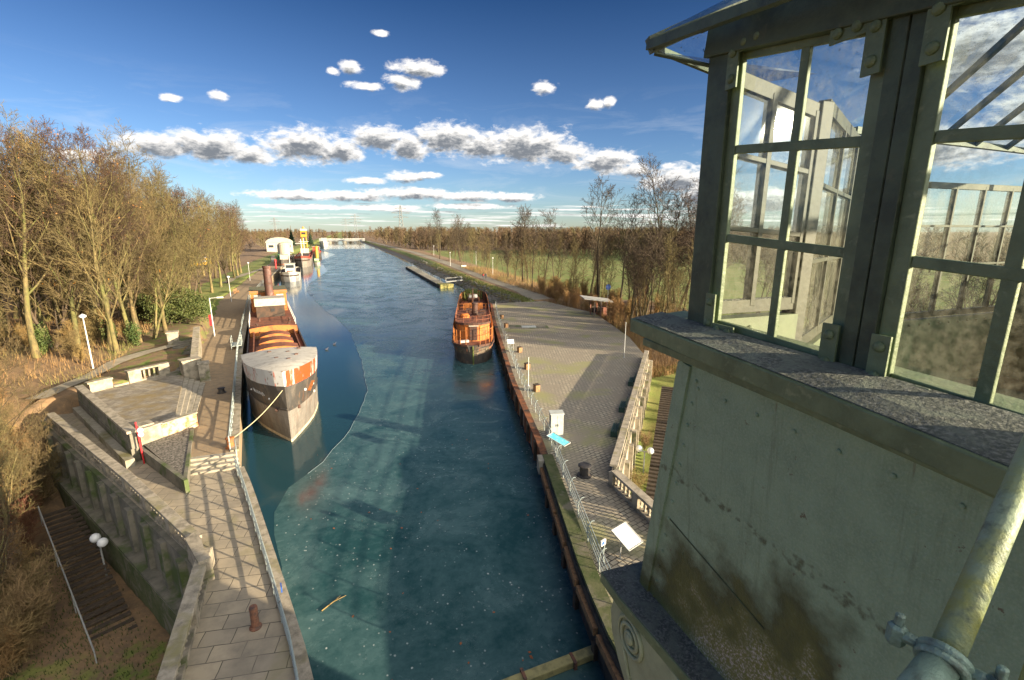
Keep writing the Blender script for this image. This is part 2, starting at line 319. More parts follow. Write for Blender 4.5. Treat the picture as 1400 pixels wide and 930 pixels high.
# ---------------------------------------------------------------- mesh helpers
class MB:
    def __init__(s): s.v = []; s.f = []; s.m = []; s.k = 0
    def face(s, idx): s.f.append(tuple(idx)); s.m.append(s.k)
    def add(s, vs, fs):
        o = len(s.v); s.v.extend(tuple(x) for x in vs)
        for f in fs: s.face([i + o for i in f])
    def box(s, c, size, rz=0.0):
        hx, hy, hz = size[0]/2, size[1]/2, size[2]/2; ca, sa = math.cos(rz), math.sin(rz); vs = []
        for z in (-hz, hz):
            for x, y in ((-hx, -hy), (hx, -hy), (hx, hy), (-hx, hy)):
                vs.append((c[0] + x*ca - y*sa, c[1] + x*sa + y*ca, c[2] + z))
        s.add(vs, [(3,2,1,0), (4,5,6,7), (0,1,5,4), (1,2,6,5), (2,3,7,6), (3,0,4,7)])
    def bar(s, a, b, w_, h_, up=(0, 0, 1)):
        a, b = Vector(a), Vector(b); d_ = (b - a).normalized(); u = Vector(up)
        x = d_.cross(u)
        if x.length < 1e-4: x = d_.cross(Vector((1, 0, 0)))
        x.normalize(); y = x.cross(d_).normalized(); vs = []
        for p_ in (a, b):
            for i, j in ((-1, -1), (1, -1), (1, 1), (-1, 1)): vs.append(p_ + x*(i*w_/2) + y*(j*h_/2))
        s.add(vs, [(3,2,1,0), (4,5,6,7), (0,1,5,4), (1,2,6,5), (2,3,7,6), (3,0,4,7)])
    def tube(s, pts, r, n=8, caps=True):
        pts = [Vector(p_) for p_ in pts]; k = len(pts)
        rs = r if isinstance(r, (list, tuple)) else [r]*k
        ref = Vector((0, 0, 1)); o = len(s.v); prev = None
        for i in range(k):
            t_ = (pts[min(i+1, k-1)] - pts[max(i-1, 0)])
            if t_.length < 1e-9: t_ = Vector((0, 0, 1))
            t_.normalize()
            x = t_.cross(ref if prev is None else prev)
            if prev is None:
                if x.length < .05: x = t_.cross(Vector((1, 0, 0)))
                x.normalize(); y = x.cross(t_)
            else:
                x.normalize(); y = x.cross(t_)
            prev = y
            for j in range(n):
                a = 2*math.pi*j/n
                s.v.append(tuple(pts[i] + x*(math.cos(a)*rs[i]) + y*(math.sin(a)*rs[i])))
        for i in range(k-1):
            for j in range(n):
                s.face((o+i*n+j, o+i*n+(j+1) % n, o+(i+1)*n+(j+1) % n, o+(i+1)*n+j))
        if caps:
            s.face([o+j for j in range(n)][::-1]); s.face([o+(k-1)*n+j for j in range(n)])
    def prism(s, poly, z0, z1, bottom=True):
        n = len(poly); ar = sum(poly[i][0]*poly[(i+1) % n][1] - poly[(i+1) % n][0]*poly[i][1] for i in range(n))
        if ar < 0: poly = poly[::-1]
        f0 = z0 if callable(z0) else (lambda x, y: z0); f1 = z1 if callable(z1) else (lambda x, y: z1)
        vs = [(x, y, f0(x, y)) for x, y in poly] + [(x, y, f1(x, y)) for x, y in poly]
        fs = [tuple(range(n, 2*n))] + [(i, (i+1) % n, n+(i+1) % n, n+i) for i in range(n)]
        if bottom: fs.append(tuple(range(n))[::-1])
        s.add(vs, fs)
    def lathe(s, c, prof, n=16, axis='z'):
        o = len(s.v)
        for r, z in prof:
            for j in range(n):
                a = 2*math.pi*j/n; p_ = (r*math.cos(a), r*math.sin(a), z)
                if axis == 'x': p_ = (p_[2], p_[0], p_[1])
                if axis == 'y': p_ = (p_[0], p_[2], p_[1])
                s.v.append((c[0]+p_[0], c[1]+p_[1], c[2]+p_[2]))
        for i in range(len(prof)-1):
            for j in range(n): s.face((o+i*n+j, o+i*n+(j+1) % n, o+(i+1)*n+(j+1) % n, o+(i+1)*n+j))
        s.face([o+j for j in range(n)][::-1]); s.face([o+(len(prof)-1)*n+j for j in range(n)])
    def ball(s, c, r, n=10, sz=1.0):
        k = max(4, n//2)
        s.lathe(c, [(max(1e-4, r*math.sin(math.pi*i/k)), -r*sz*math.cos(math.pi*i/k)) for i in range(k+1)], n)
    def wall(s, a, b, th, z0, z1):
        a, b = Vector((a[0], a[1])), Vector((b[0], b[1])); d_ = (b-a).normalized(); nn = Vector((-d_.y, d_.x))*(th/2)
        s.prism([tuple(a-nn), tuple(b-nn), tuple(b+nn), tuple(a+nn)], z0, z1)
    def build(s, name, mats, parent=None, origin=None, smooth=False, local=False, bevel=0.0):
        off = Vector((0, 0, 0))
        if origin is not None: off = Vector(origin)
        elif parent is not None and not local:
            p_ = parent
            while p_ is not None: off = off + p_.location; p_ = p_.parent
        me = bpy.data.meshes.new(name)
        me.from_pydata([(x-off.x, y-off.y, z-off.z) for x, y, z in s.v], [], s.f)
        if not isinstance(mats, (list, tuple)): mats = [mats]
        for m in mats: me.materials.append(M[m] if isinstance(m, str) else m)
        if len(mats) > 1: me.polygons.foreach_set('material_index', s.m)
        if smooth: me.polygons.foreach_set('use_smooth', [True]*len(me.polygons))
        me.update()
        o = bpy.data.objects.new(name, me); C.objects.link(o)
        if parent is not None: o.parent = parent
        elif origin is not None: o.location = origin
        if bevel:
            b = o.modifiers.new('edge', 'BEVEL'); b.width = bevel; b.segments = 2; b.limit_method = 'ANGLE'
        return o
def tag(o, label=None, cat=None, group=None, kind=None):
    if label: o['label'] = label
    if cat: o['category'] = cat
    if group: o['group'] = group
    if kind: o['kind'] = kind
    return o
def thing(name, label, cat, loc, rz=0.0, group=None):
    o = bpy.data.objects.new(name, None); C.objects.link(o); o.empty_display_size = .3
    o.location = loc; o.rotation_euler = (0, 0, rz); return tag(o, label, cat, group)
def kids(o): return [c for c in bpy.data.objects if c.parent == o]
KIDS = {}
def copy_tree(o, parent=None):
    c = o.copy(); C.objects.link(c)
    if parent is not None: c.parent = parent
    if o.name not in KIDS: KIDS[o.name] = kids(o)
    for ch in KIDS[o.name]: copy_tree(ch, c)
    return c
def share(src, parent, loc=(0, 0, 0), rz=0.0, name=None):
    c = src.copy(); C.objects.link(c); c.parent = parent; c.location = loc; c.rotation_euler = (0, 0, rz); return c
def lerp(t, tab):
    if t <= tab[0][0]: return tab[0][1]
    for (a, b), (c_, d_) in zip(tab, tab[1:]):
        if t <= c_: return b + (d_-b)*(t-a)/(c_-a)
    return tab[-1][1]
def sst(x, a, b):
    x = max(0.0, min(1.0, (x-a)/(b-a))); return x*x*(3-2*x)
def along(pts, step):
    """points every step metres along a polyline, with headings"""
    res = []; carry = 0.0
    for a, b in zip(pts, pts[1:]):
        a, b = Vector(a), Vector(b); L = (b-a).length; t_ = carry
        while t_ <= L + 1e-6:
            res.append((a + (b-a)*(t_/L), math.atan2(b.y-a.y, b.x-a.x))); t_ += step
        carry = t_ - L
    return res
# ================================================================ SETTING
WATER = -1.8
XL = [(-40,1.2),(5,-1.0),(14.8,-2.2),(20.1,-3.7),(29.7,-6.5),(33.9,-7.9),(42.4,-9.3),(64.5,-13.0),(114,-19.8),(181,-23.8),(313,-29.5),(500,-28),(763,-24),(1100,-30)]
XR = [(-40,7.5),(12.1,8.3),(16.2,9.0),(29.1,12.2),(44.3,15.3),(76,23),(96,28.4)]
XRW = [(96,28.4),(103,30.5),(148,31.5),(192,29.8),(323,30.4),(627,24.5),(763,20),(1100,26)]      # water's edge of the earth bank
XP = [(90,38.6),(96,38.3),(137,38.2),(224,41),(348,42),(543,36),(763,30),(1100,40)]            # canal side of the towpath
XB = [(-40,-5.8),(5,-6.0),(15.2,-6.5),(22.5,-7.2),(30.8,-13.0),(45.1,-23.2),(50,-26)]            # outer balustrade
XQ = [(48,-24),(54,-16.5),(74,-19.4),(90,-22.4),(114,-26),(180,-30),(330,-36),(1100,-40)]        # landward edge of far quay
RB = [(-40,14.4),(22.9,14.4),(47,33.5),(58,38),(78,43.5),(96,41)]                               # landward edge of plaza
def xright(y): return lerp(y, XR) if y < 96 else lerp(y, XRW)
def hnoise(x, y): return .18*math.sin(x*.31+1.3*math.sin(y*.17))+.14*math.sin(y*.43+x*.21)+.08*math.sin(x*1.1)*math.sin(y*.93)
def gz(x, y):
    xl, xr = lerp(y, XL), xright(y)
    if xl - 1.5 < x < xr + (1.5 if y < 96 else -.5) and y < 1100: return -4.6
    if x <= xl:
        if y < 50:
            xb = lerp(y, XB)
            yard = -5.0 + 6.6*sst(y - .35*(x+20), 36, 55) + hnoise(x, y) + 1.5*sst(-x, 22, 50)
            if x < xb - .6: return yard
            if y > 47.5 and x < -22.5: return 1.3
            return -5.2
        if x > lerp(y, XQ) + .3: return -1.0
        base = 1.5 + .5*sst(y, 52, 62) - 1.3*sst(y, 85, 125)
        return base + hnoise(x, y)*sst(lerp(y, XQ)-x, .5, 5)
    if y < 96:
        rb = lerp(y, RB)
        if x < rb - .4: return -2.0
        low = -3.2 + 2.9*sst(y + .25*(x-30), 42, 62)
        return low - .25*sst(x, 46, 60) + hnoise(x, y)*.6*sst(x-rb, .2, 4)
    xp = lerp(y, XP)
    if x < xp: return -2.5 + 2.75*sst(x, xr-.5, xp) + .5*hnoise(x*2, y*2)*sst(x, xr, xr+2)*sst(-x, -xp, -xp+1.5)
    if x < xp + 8: return .22
    return .22 - 1.0*sst(x, xp+8, xp+20) + hnoise(x, y)*.5*sst(x, xp+8, xp+12)
def axis_(a, b, step, far):
    r = [a + i*step for i in range(int((b-a)/step)+1)]; s_ = step; v = r[-1]
    while v < far: s_ *= 1.25; v += s_; r.append(v)
    s_ = step; v = r[0]; pre = []
    while v > -far: s_ *= 1.25; v -= s_; pre.append(v)
    return pre[::-1] + r
gx, gy = axis_(-64, 76, 1.0, 9000), axis_(-12, 150, 1.0, 9000)
mb = MB(); nx = len(gx)
for y in gy:
    for x in gx: mb.v.append((x, y, gz(x, y)))
for j in range(len(gy)-1):
    for i in range(nx-1): mb.face((j*nx+i, j*nx+i+1, (j+1)*nx+i+1, (j+1)*nx+i))
def _ground(t, co, c):
    at = t.new('ShaderNodeAttribute'); at.attribute_name = 'zone'; s_ = t.new('ShaderNodeSeparateColor'); t.put(s_.inputs[0], at.outputs['Color'])
    jit = t.math('MULTIPLY', t.math('SUBTRACT', t.noise(co, .9, 5, .7), .5), 1.5)
    g_ = t.mapr(t.math('ADD', s_.outputs[0], jit), .42, .62); st = t.mapr(t.math('ADD', s_.outputs[1], jit), .45, .6)
    grass = t.mix(t.mapr(t.noise(co, .25, 5, .65), .38, .66), (.125, .19, .028, 1), (.23, .215, .065, 1))
    grass = t.mix(t.mapr(t.noise(co, 9, 3, .7), .45, .75, 0, .6), grass, (.04, .07, .015, 1))
    c = t.mix(g_, c, grass)
    return t.mix(st, c, (.19, .175, .15, 1))
mat('ground_litter', (.25,.16,.085), .95, (.15,.105,.065), 1.4, (.38,.62), (.29,.19,.10), 7, (.55,.7), .6, 14, custom=_ground)
gr = mb.build('ground', 'ground_litter', smooth=True); tag(gr, 'leaf strewn ground with meadow and canal banks', 'ground', kind='structure')
ca = gr.data.color_attributes.new('zone', 'FLOAT_COLOR', 'POINT')
for i, (x, y, z) in enumerate(mb.v):
    gra = sto = 0.0
    if x > 40:
        tl = 62 if y < 96 else lerp(y, XP) + 15
        gra = sst(x, tl-4, tl+8)*.95
        if y < 50: gra = .45
        if x > 260 or y > 420: gra = .1
    elif x > 12 and y < 50: gra = .75
    if x > 0 and y >= 96 and x < lerp(y, XP):
        f = (x-lerp(y, XRW))/(lerp(y, XP)-lerp(y, XRW)); gra = sst(f, .45, .75)*.9; sto = 1-sst(f, .35, .7)
    if x < 0 and y > 85 and x > lerp(y, XQ)-9: gra = .95*sst(y, 85, 100)
    if x < 0 and 50 < y < 85 and x > lerp(y, XQ)-8: gra = .45
    if x < 0 and y < 33: gra = .48 if (y < 25 and x > -22) else .22
    ca.data[i].color = (gra, sto, 0, 1)
# water and ice
def strip(tabL, tabR, ys, z):
    m_ = MB()
    for y in ys: m_.v += [(tabL(y), y, z), (tabR(y), y, z)]
    for i in range(len(ys)-1): m_.face((2*i, 2*i+1, 2*i+3, 2*i+2))
    return m_
ys = list(range(-30, 100, 5)) + list(range(100, 1101, 20))
wt = strip(lambda y: lerp(y, XL)-.8, lambda y: xright(y)+(.8 if y < 96 else 3.0), ys, WATER)
def water_mat(name, col, rough, bs, bst, stretch, ice=False):
    m = bpy.data.materials.new(name); m.use_nodes = True; t = NT(m.node_tree); t.n.clear()
    o = t.new('ShaderNodeOutputMaterial'); p = t.new('ShaderNodeBsdfPrincipled'); t.l.new(p.outputs[0], o.inputs[0])
    co = t.new('ShaderNodeTexCoord').outputs['Object']; c = (*col, 1)
    if ice:
        frost = t.noise(co, .22, 7, .68, .6); fine_ = t.noise(co, 2.2, 6, .7)
        c = t.mix(t.mapr(t.math('ADD', t.math('MULTIPLY', frost, .7), t.math('MULTIPLY', fine_, .3)), .40, .66, 0, 1), c, (.085, .165, .175, 1))
        v = t.new('ShaderNodeTexVoronoi'); v.inputs['Scale'].default_value = 3.2; v.inputs['Randomness'].default_value = 1
        t.put(v.inputs['Vector'], t.vec('ADD', t.vec('MULTIPLY', co, (1.0, .8, 1)), t.vec('MULTIPLY', t.vec('SUBTRACT', t.new('ShaderNodeTexNoise').outputs['Color'], (.5, .5, .5)), (.8, .8, 0))))
        spk = t.math('MULTIPLY', t.mapr(v.outputs['Distance'], .10, .17, 1, 0), t.mapr(t.noise(co, .45, 5, .7), .44, .54))
        crk = t.noise(t.vec('MULTIPLY', co, (1, 1, 1)), 5.0, 4, .75, 1.6)
        crk = t.math('MULTIPLY', t.mapr(t.math('ABSOLUTE', t.math('SUBTRACT', crk, .5)), .0, .012, 1, 0), t.mapr(t.noise(co, .35, 4, .7), .50, .62))
        wh = t.math('MAXIMUM', spk, t.math('MULTIPLY', crk, .55))
        c = t.mix(t.math('MULTIPLY', wh, t.mapr(t.noise(co, 6, 2), .4, .65, .1, .8)), c, (.55, .62, .62, 1))
        t.put(p.inputs['Roughness'], t.mapr(frost, .38, .64, rough, rough+.22))
    else: p.inputs['Roughness'].default_value = rough
    t.put(p.inputs['Base Color'], c)
    p.inputs['IOR'].default_value = 1.33
    b = t.new('ShaderNodeBump'); b.inputs['Strength'].default_value = bst; b.inputs['Distance'].default_value = .05
    t.put(b.inputs['Height'], t.noise(t.vec('MULTIPLY', co, stretch), bs, 5, .62, .3)); t.l.new(b.outputs[0], p.inputs['Normal']); M[name] = m
water_mat('canal_water', (.016, .052, .068), .06, 1.7, .22, (1, 1.0, 1))
water_mat('canal_ice', (.020, .066, .074), .12, 5.0, .035, (.6, 1, 1), True)
tag(wt.build('water', 'canal_water'), 'dark open water of the canal', 'water', kind='structure')
ICE = [(-3.4,19),(-5.0,27),(-5.2,29.4),(-4.7,32.1),(-2.8,35.4),(-1.3,39.2),(0.1,44.7),(1.1,51.1),(1.1,61.6),(-0.1,83.4),(-2.6,99.0),(-5.0,109.2),(-9.5,135.8),(-11.6,148.2),(-12.1,169.0),(-7.8,219.7),(-11.2,264.1),(-16.8,278.0),(-6.9,378.2),(-17.0,436.0),(-24,491.2)]
random.seed(4)
def dense(pts, step, amp):
    r = []
    for a, b in zip(pts, pts[1:]):
        n = max(1, int((Vector(b)-Vector(a)).length/step))
        for i in range(n):
            f = i/n; r.append((a[0]+(b[0]-a[0])*f+random.uniform(-amp, amp), a[1]+(b[1]-a[1])*f+random.uniform(-amp, amp)))
    return r + [pts[-1]]
ic = dense(ICE, 1.5, .12)
mb = MB()
for (x, y) in ic: mb.v += [(x, y, WATER+.006), (max(x+1, xright(y)-(.15 if y < 96 else -1)), y, WATER+.006)]
for i in range(len(ic)-1): mb.face((2*i, 2*i+1, 2*i+3, 2*i+2))
y0 = [(-12, .1), (5, -.7), (14.8, -2.0), (19, -3.4)]
k = len(mb.v); yy = list(range(-12, 21))
for y in yy: mb.v += [(lerp(y, y0), y, WATER+.003), (xright(y)-.15, y, WATER+.003)]
for i in range(len(yy)-1): mb.face((k+2*i, k+2*i+1, k+2*i+3, k+2*i+2))
tag(mb.build('ice_sheet', 'canal_ice'), 'frosted teal ice covering most of the canal', 'ice', kind='structure')
# raised pale rim of the ice
mb = MB(); mb.tube([(x, y, WATER+.012) for x, y in ic[8:150]], .016, 4)
tag(mb.build('ice_rim', mat('frost', (.15,.21,.24), .6)), 'pale broken rim of the ice beside the moored barge', 'ice', kind='structure')

# pavements
def edge(tab, y0, y1, step=2.0):
    n = max(1, int((y1-y0)/step)); return [(lerp(y0+(y1-y0)*i/n, tab), y0+(y1-y0)*i/n) for i in range(n+1)]
mb = MB()
mb.prism(edge(XL, -12, 32.35) + [(-10.5, 32.35), (-9.75, 30.0), (-14.1, 36.3), (-21.7, 48.0), (-24.5, 49.5), (-25.6, 49.0)] + edge(XB, -12, 48)[::-1], -5.4, 0.0)
tag(mb.build('quay_pavement', 'quay_slabs'), 'worn stone slab quay beside the canal', 'quay', kind='structure')
mb = MB()
mb.prism(edge(XL, 33.85, 330, 3) + edge(XQ, 54, 330, 4)[::-1] + [(-15.7, 52.0), (-13.6, 50.2), (-11.8, 39.9), (-10.75, 33.85)], -5.4, .6)
tag(mb.build('quay_path', 'quay_gravel'), 'brown gravel quay path along the moored barge', 'quay', kind='structure')
st = MB()
for i in range(4):
    y = 32.35 + .375*i
    st.prism([(lerp(y, XL)-.02, y), (lerp(y+.375, XL)-.02, y+.375), (-10.62, y+.375), (-10.55, y)], -1, .15*(i+1)-.003)
tag(st.build('quay_steps', 'step_stone', origin=(-9, 32.3, 0)), 'four broad pale stone steps across the left quay', 'steps')
# quay copings and canal walls
mb = MB()
for a, b in zip(edge(XL, -12, 32.35), edge(XL, -12, 32.35)[1:]): mb.bar((a[0]-.1, a[1], .02), (b[0]-.1, b[1], .02), .5, .16)
for a, b in zip(edge(XL, 33.9, 330, 4), edge(XL, 33.9, 330, 4)[1:]): mb.bar((a[0]-.1, a[1], .62), (b[0]-.1, b[1], .62), .5, .16)
tag(mb.build('quay_coping', 'coping_stone', origin=(-6, 30, 0)), 'pale stone kerb along the edge of the left quay', 'kerb')
# plaza on the other bank
mb = MB()
mb.prism(edge(XR, -12, 96) + [(40.6, 95.8), (43.4, 78), (38, 58)] + edge(RB, -12, 48)[::-1], -4.8, 0.0)
tag(mb.build('plaza_pavement', 'plaza_sett'), 'grey paved plaza on the right bank', 'plaza', kind='structure')
# towpath ribbon and left footpath
def ribbon(pts, w_, lift=.05):
    m_ = MB(); n = len(pts)
    for i, p_ in enumerate(pts):
        a, b = Vector(pts[max(i-1, 0)]), Vector(pts[min(i+1, n-1)]); d_ = (b-a).normalized(); nn = Vector((-d_.y, d_.x))*(w_/2); p_ = Vector(p_)
        for q in (p_+nn, p_-nn): m_.v.append((q.x, q.y, max(gz(q.x, q.y), gz(p_.x, p_.y))+lift))
    for i in range(n-1): m_.face((2*i, 2*i+1, 2*i+3, 2*i+2))
    return m_
tp = [(39.9, 95.6)] + [(lerp(y, XP)+(1.9+2.2*sst(y, 95, 115)), y) for y in range(98, 780, 4)]
tag(ribbon(tp, 5.0, .04).build('towpath', 'path_gravel'), 'pale gravel towpath along the right bank', 'path', kind='structure')
lp = dense([(-25.2, 48.2), (-24.2, 53.5), (-23.2, 57.5), (-21.6, 61), (-19.7, 63.6)], 1.2, 0)
tag(ribbon(lp, 1.5, .14).build('footpath', 'path_gravel'), 'curved pale footpath behind the terrace', 'path', kind='structure')
lp = [(lerp(y, XQ)-2.0-3*math.sin((y-90)/30), y) for y in range(150, 330, 5)]
tag(ribbon(lp, 2.0, .10).build('park_path', 'path_gravel'), 'narrow park path through the grass behind the left quay', 'path', kind='structure')

# ---------------------------------------------------------------- terrace on the left quay
mb = MB()
mb.prism([(-21.9, 48.7), (-14.3, 36.8), (-13.2, 38.1), (-12.95, 39.5), (-15.7, 52.2), (-16.9, 53.4)], -1, 1.3)
tag(mb.build('terrace', 'terrace_slabs'), 'raised triangular stone terrace', 'terrace', kind='structure')
st = MB()
for i in range(4):
    f0, f1 = i/4, (i+1)/4
    a0 = (-12.97+1.1*f0, 39.6); b0 = (-15.72+2.0*f0, 52.1-.9*f0); a1 = (-12.97+1.1*f1, 39.6); b1 = (-15.72+2.0*f1, 52.1-.9*f1)
    st.prism([a0, b0, b1, a1], .3, 1.3-.14*(i+1)-.004)
tag(st.build('terrace_steps', 'step_stone', origin=(-13, 44, .6)), 'long shallow stone steps from terrace down to gravel path', 'steps')
bed = MB(); bed.prism([(-14.0, 36.7), (-11.75, 39.2), (-9.9, 30.3)], .2, .74)
bd = thing('stone_bed', 'triangular bed of dark cobbles with a stone kerb below the terrace', 'stone bed', (-12, 35, 0))
bed.build('cobbles', 'pebble_bed', bd)
k_ = MB(); k_.wall((-14.45, 36.75), (-9.75, 30.0), .22, -.3, .86); k_.wall((-9.85, 30.1), (-11.7, 38.9), .2, .1, .78); k_.build('kerb', 'dark_stone', bd)
# low wall at the front of the terrace, right half blotched orange
lw = thing('low_wall', 'low terrace front wall of pale stone, its right half blotched orange', 'wall', (-13, 38, .6))
m_ = MB(); m_.wall((-14.3, 36.9), (-13.35, 37.85), .5, .5, 1.75); m_.build('pale_block', 'wall_stone', lw)
m_ = MB(); m_.wall((-13.33, 37.87), (-11.6, 39.6), .42, .5, 1.66); tag(m_.build('orange_block', 'orange_stone', lw), 'orange blotched block')
m_ = MB(); m_.wall((-14.35, 36.85), (-13.3, 37.9), .6, 1.752, 1.84); m_.wall((-13.28, 37.92), (-11.55, 39.65), .5, 1.662, 1.74); m_.build('coping', 'coping_stone', lw)
m_ = MB(); m_.box((-14.15, 37.7, 1.62), (.9, .9, .64), R_(35)); m_.build('pedestal', 'wall_stone', lw)

def balustrade(name, label, pts, zb, h, pitch=.42, pier=3.2, mt='wall_stone', low=None, bw=.16, group=None):
    t_ = thing(name, label, 'balustrade', (pts[0][0], pts[0][1], zb), group=group)
    cp, pl, bx = MB(), MB(), None; nb = 0
    for a, b in zip(pts, pts[1:]):
        cp.wall(a, b, .52, zb+h-.16, zb+h); pl.wall(a, b, .42, zb-(low or 0), zb+.22)
    cp.build('coping', 'coping_stone', t_, bevel=.02); pl.build('plinth', mt, t_)
    proto = MB(); proto.lathe((0, 0, 0), [(bw*.55, 0), (bw*.55, .06), (bw*.3, .1), (bw*.62, .28), (bw*.34, h-.55), (bw*.55, h-.46), (bw*.55, h-.38)], 8)
    pm = MB(); pm.box((0, 0, (h-.16)/2), (.5, .5, h-.164)); first = fp = None
    for p_, hd in along(pts, pier):
        if fp is None: fp = pm.build('pier', mt, t_, local=True); o = fp
        else: o = fp.copy(); C.objects.link(o)
        o.parent = t_; o.location = (p_[0]-pts[0][0], p_[1]-pts[0][1], 0); o.rotation_euler = (0, 0, hd)
    for i, (p_, hd) in enumerate(along(pts, pitch)):
        if i > 99: break
        if first is None: first = proto.build('baluster', mt, t_, local=True, smooth=True); o = first
        else: o = first.copy(); C.objects.link(o)
        o.parent = t_; o.location = (p_[0]-pts[0][0], p_[1]-pts[0][1], .22); o.rotation_euler = (0, 0, hd)
    return t_
# outer balustrades of the quay over the sunken yard
balustrade('balustrade', 'long weathered stone balustrade above the sunken yard, running up to the footpath', [(-23.0, 45.3), (-12.9, 31.2), (-7.6, 23.4)], 0, 1.0, .42, 3.4)
balustrade('balustrade', 'near stone balustrade with slanting balusters at the bottom left of the slab quay', [(-7.0, 22.4), (-6.45, 15.2), (-6.1, 8)], 0, 1.0, .36, 3.6)
m_ = MB(); m_.prism([(-7.75, 23.7), (-7.35, 23.2), (-6.85, 21.9), (-6.5, 21.4), (-6.95, 21.2), (-7.5, 22.3), (-8.0, 23.3)], 0, 1.12)
tag(m_.build('corner_pier', 'wall_stone', origin=(-7.3, 22.5, 0)), 'sunlit stone corner pier where the two quay balustrades meet', 'pier')
# retaining wall below: rough, mossy, with a mid ledge and buttresses
rw = thing('retaining_wall', 'dark mossy retaining wall with carved niches below the quay balustrade', 'wall', (-10, 28, -5))
m_ = MB()
for a, b in zip(edge(XB, 5, 47), edge(XB, 5, 47)[1:]): m_.wall((a[0]-.02, a[1]), (b[0]-.02, b[1]), .5, -5.6, -.02)
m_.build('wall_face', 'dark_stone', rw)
m_ = MB()
bp = [(p_[0]-.5, p_[1]-.3) for p_ in edge(XB, 10, 46)]
for a, b in zip(bp, bp[1:]): m_.wall(a, b, .7, -5.6, -2.9)
m_.build('footing', 'moss_wall', rw)
m_ = MB()
for a, b in zip(bp, bp[1:]): m_.wall((a[0]+.1, a[1]), (b[0]+.1, b[1]), .8, -2.9, -2.72)
m_.build('ledge', 'dark_stone', rw)
for p_, hd in along([(x-.25, y-.15) for x, y in edge(XB, 12, 44)], 2.4):
    m_ = MB(); m_.box((p_[0], p_[1], -1.4), (.55, .45, 2.6), hd); m_.build('buttress', 'dark_stone', rw)
# sunken stair with a thin hand rail
st = thing('yard_steps', 'dark timber steps climbing along the mossy retaining wall in the yard', 'steps', (-11, 25, -5))
A_, B_ = Vector((-11.6, 24.2, -5.0)), Vector((-19.3, 36.8, -3.4)); hd = math.atan2(B_.y-A_.y, B_.x-A_.x)
for i in range(26):
    p_ = A_.lerp(B_, i/25); m_ = MB(); m_.box((p_.x, p_.y, p_.z+.12), (.24, 1.7, .14), hd); m_.build('step', 'timber_dark', st)
hr = thing('handrail', 'thin pale handrail beside the dark yard steps', 'handrail', (-12.4, 23.6, -5))
off = Vector((-.8, -.55, 0)); m_ = MB(); m_.tube([A_+off+Vector((0, 0, .95)), B_+off+Vector((0, 0, .95))], .035, 6); m_.build('rail', 'pole_grey', hr)
for f in (0, .33, .66, 1):
    p_ = A_.lerp(B_, f)+off; m_ = MB(); m_.tube([p_-Vector((0, 0, .5)), p_+Vector((0, 0, .95))], .03, 6); m_.build('post', 'pole_grey', hr)
# terrace parapets
pw = thing('parapet_wall', 'terrace parapet with narrow slots and a projecting ledge, in shade above the walkway', 'wall', (-18, 42, 0))
a, b = Vector((-22.3, 48.5)), Vector((-14.15, 35.7)); d_ = (b-a).normalized(); nn = Vector((d_.y, -d_.x)); nn = nn if nn.x < 0 else -nn
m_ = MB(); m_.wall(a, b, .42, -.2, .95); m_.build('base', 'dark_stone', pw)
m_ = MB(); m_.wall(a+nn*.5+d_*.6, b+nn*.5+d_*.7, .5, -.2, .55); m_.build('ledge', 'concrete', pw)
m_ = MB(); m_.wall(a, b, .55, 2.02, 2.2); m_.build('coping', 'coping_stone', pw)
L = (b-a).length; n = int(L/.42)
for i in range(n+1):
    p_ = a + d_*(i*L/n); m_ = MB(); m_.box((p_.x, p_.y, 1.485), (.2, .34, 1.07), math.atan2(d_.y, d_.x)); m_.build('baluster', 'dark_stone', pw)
bw_ = thing('back_parapet', 'sunlit pale back parapet of the terrace with three dark slots', 'wall', (-19, 51.5, 1.3))
a, b = Vector((-22.0, 49.3)), Vector((-17.3, 53.6))
def seg(f0, f1, z0, z1, nm, th=.45, mt='wall_stone'):
    m_ = MB(); m_.wall(a.lerp(b, f0), a.lerp(b, f1), th, z0, z1); return m_.build(nm, mt, bw_)
seg(0, .26, 1.0, 2.05, 'block'); seg(.46, .62, 1.0, 2.3, 'block'); seg(.85, 1.0, 1.0, 2.3, 'block'); seg(.27, .45, 1.0, 1.42, 'plinth')
seg(.62, .85, 1.0, 1.42, 'plinth')
for f in (.66, .725, .79): seg(f-.012, f+.012, 1.42, 2.2, 'slot_bar', .36)
seg(-.02, .27, 2.05, 2.2, 'coping', .58, 'coping_stone'); seg(.45, 1.01, 2.302, 2.45, 'coping', .58, 'coping_stone')
# park stair behind, with its side wall and piers
ps = thing('park_steps', 'dark shaded steps leading from the terrace back to the park', 'steps', (-16.5, 54, 1.3))
A_, B_ = Vector((-16.4, 53.2, 1.3)), Vector((-19.2, 66.0, 2.2)); hd = math.atan2(B_.y-A_.y, B_.x-A_.x)
for i in range(15):
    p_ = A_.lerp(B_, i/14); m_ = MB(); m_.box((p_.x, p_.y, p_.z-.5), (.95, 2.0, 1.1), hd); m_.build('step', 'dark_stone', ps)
sw = thing('stair_wall', 'sloping pale stone wall on the canal side of the park steps', 'wall', (-16.5, 60, .6))
m_ = MB(); z1 = lambda x, y: 2.35 + (y-54)*.075
m_.prism([(-15.45, 54.2), (-14.95, 54.3), (-17.8, 67.2), (-18.3, 67.0)], -.5, z1); m_.build('wall_face', 'wall_stone', sw)
m_ = MB(); m_.prism([(-15.52, 54.1), (-14.86, 54.2), (-17.73, 67.3), (-18.39, 67.1)], lambda x, y: z1(x, y)+.002, lambda x, y: z1(x, y)+.14); m_.build('coping', 'coping_stone', sw)
pr = thing('stone_pier', 'massive stone pier at the foot of the park steps', 'pier', (-14.8, 52.8, .6))
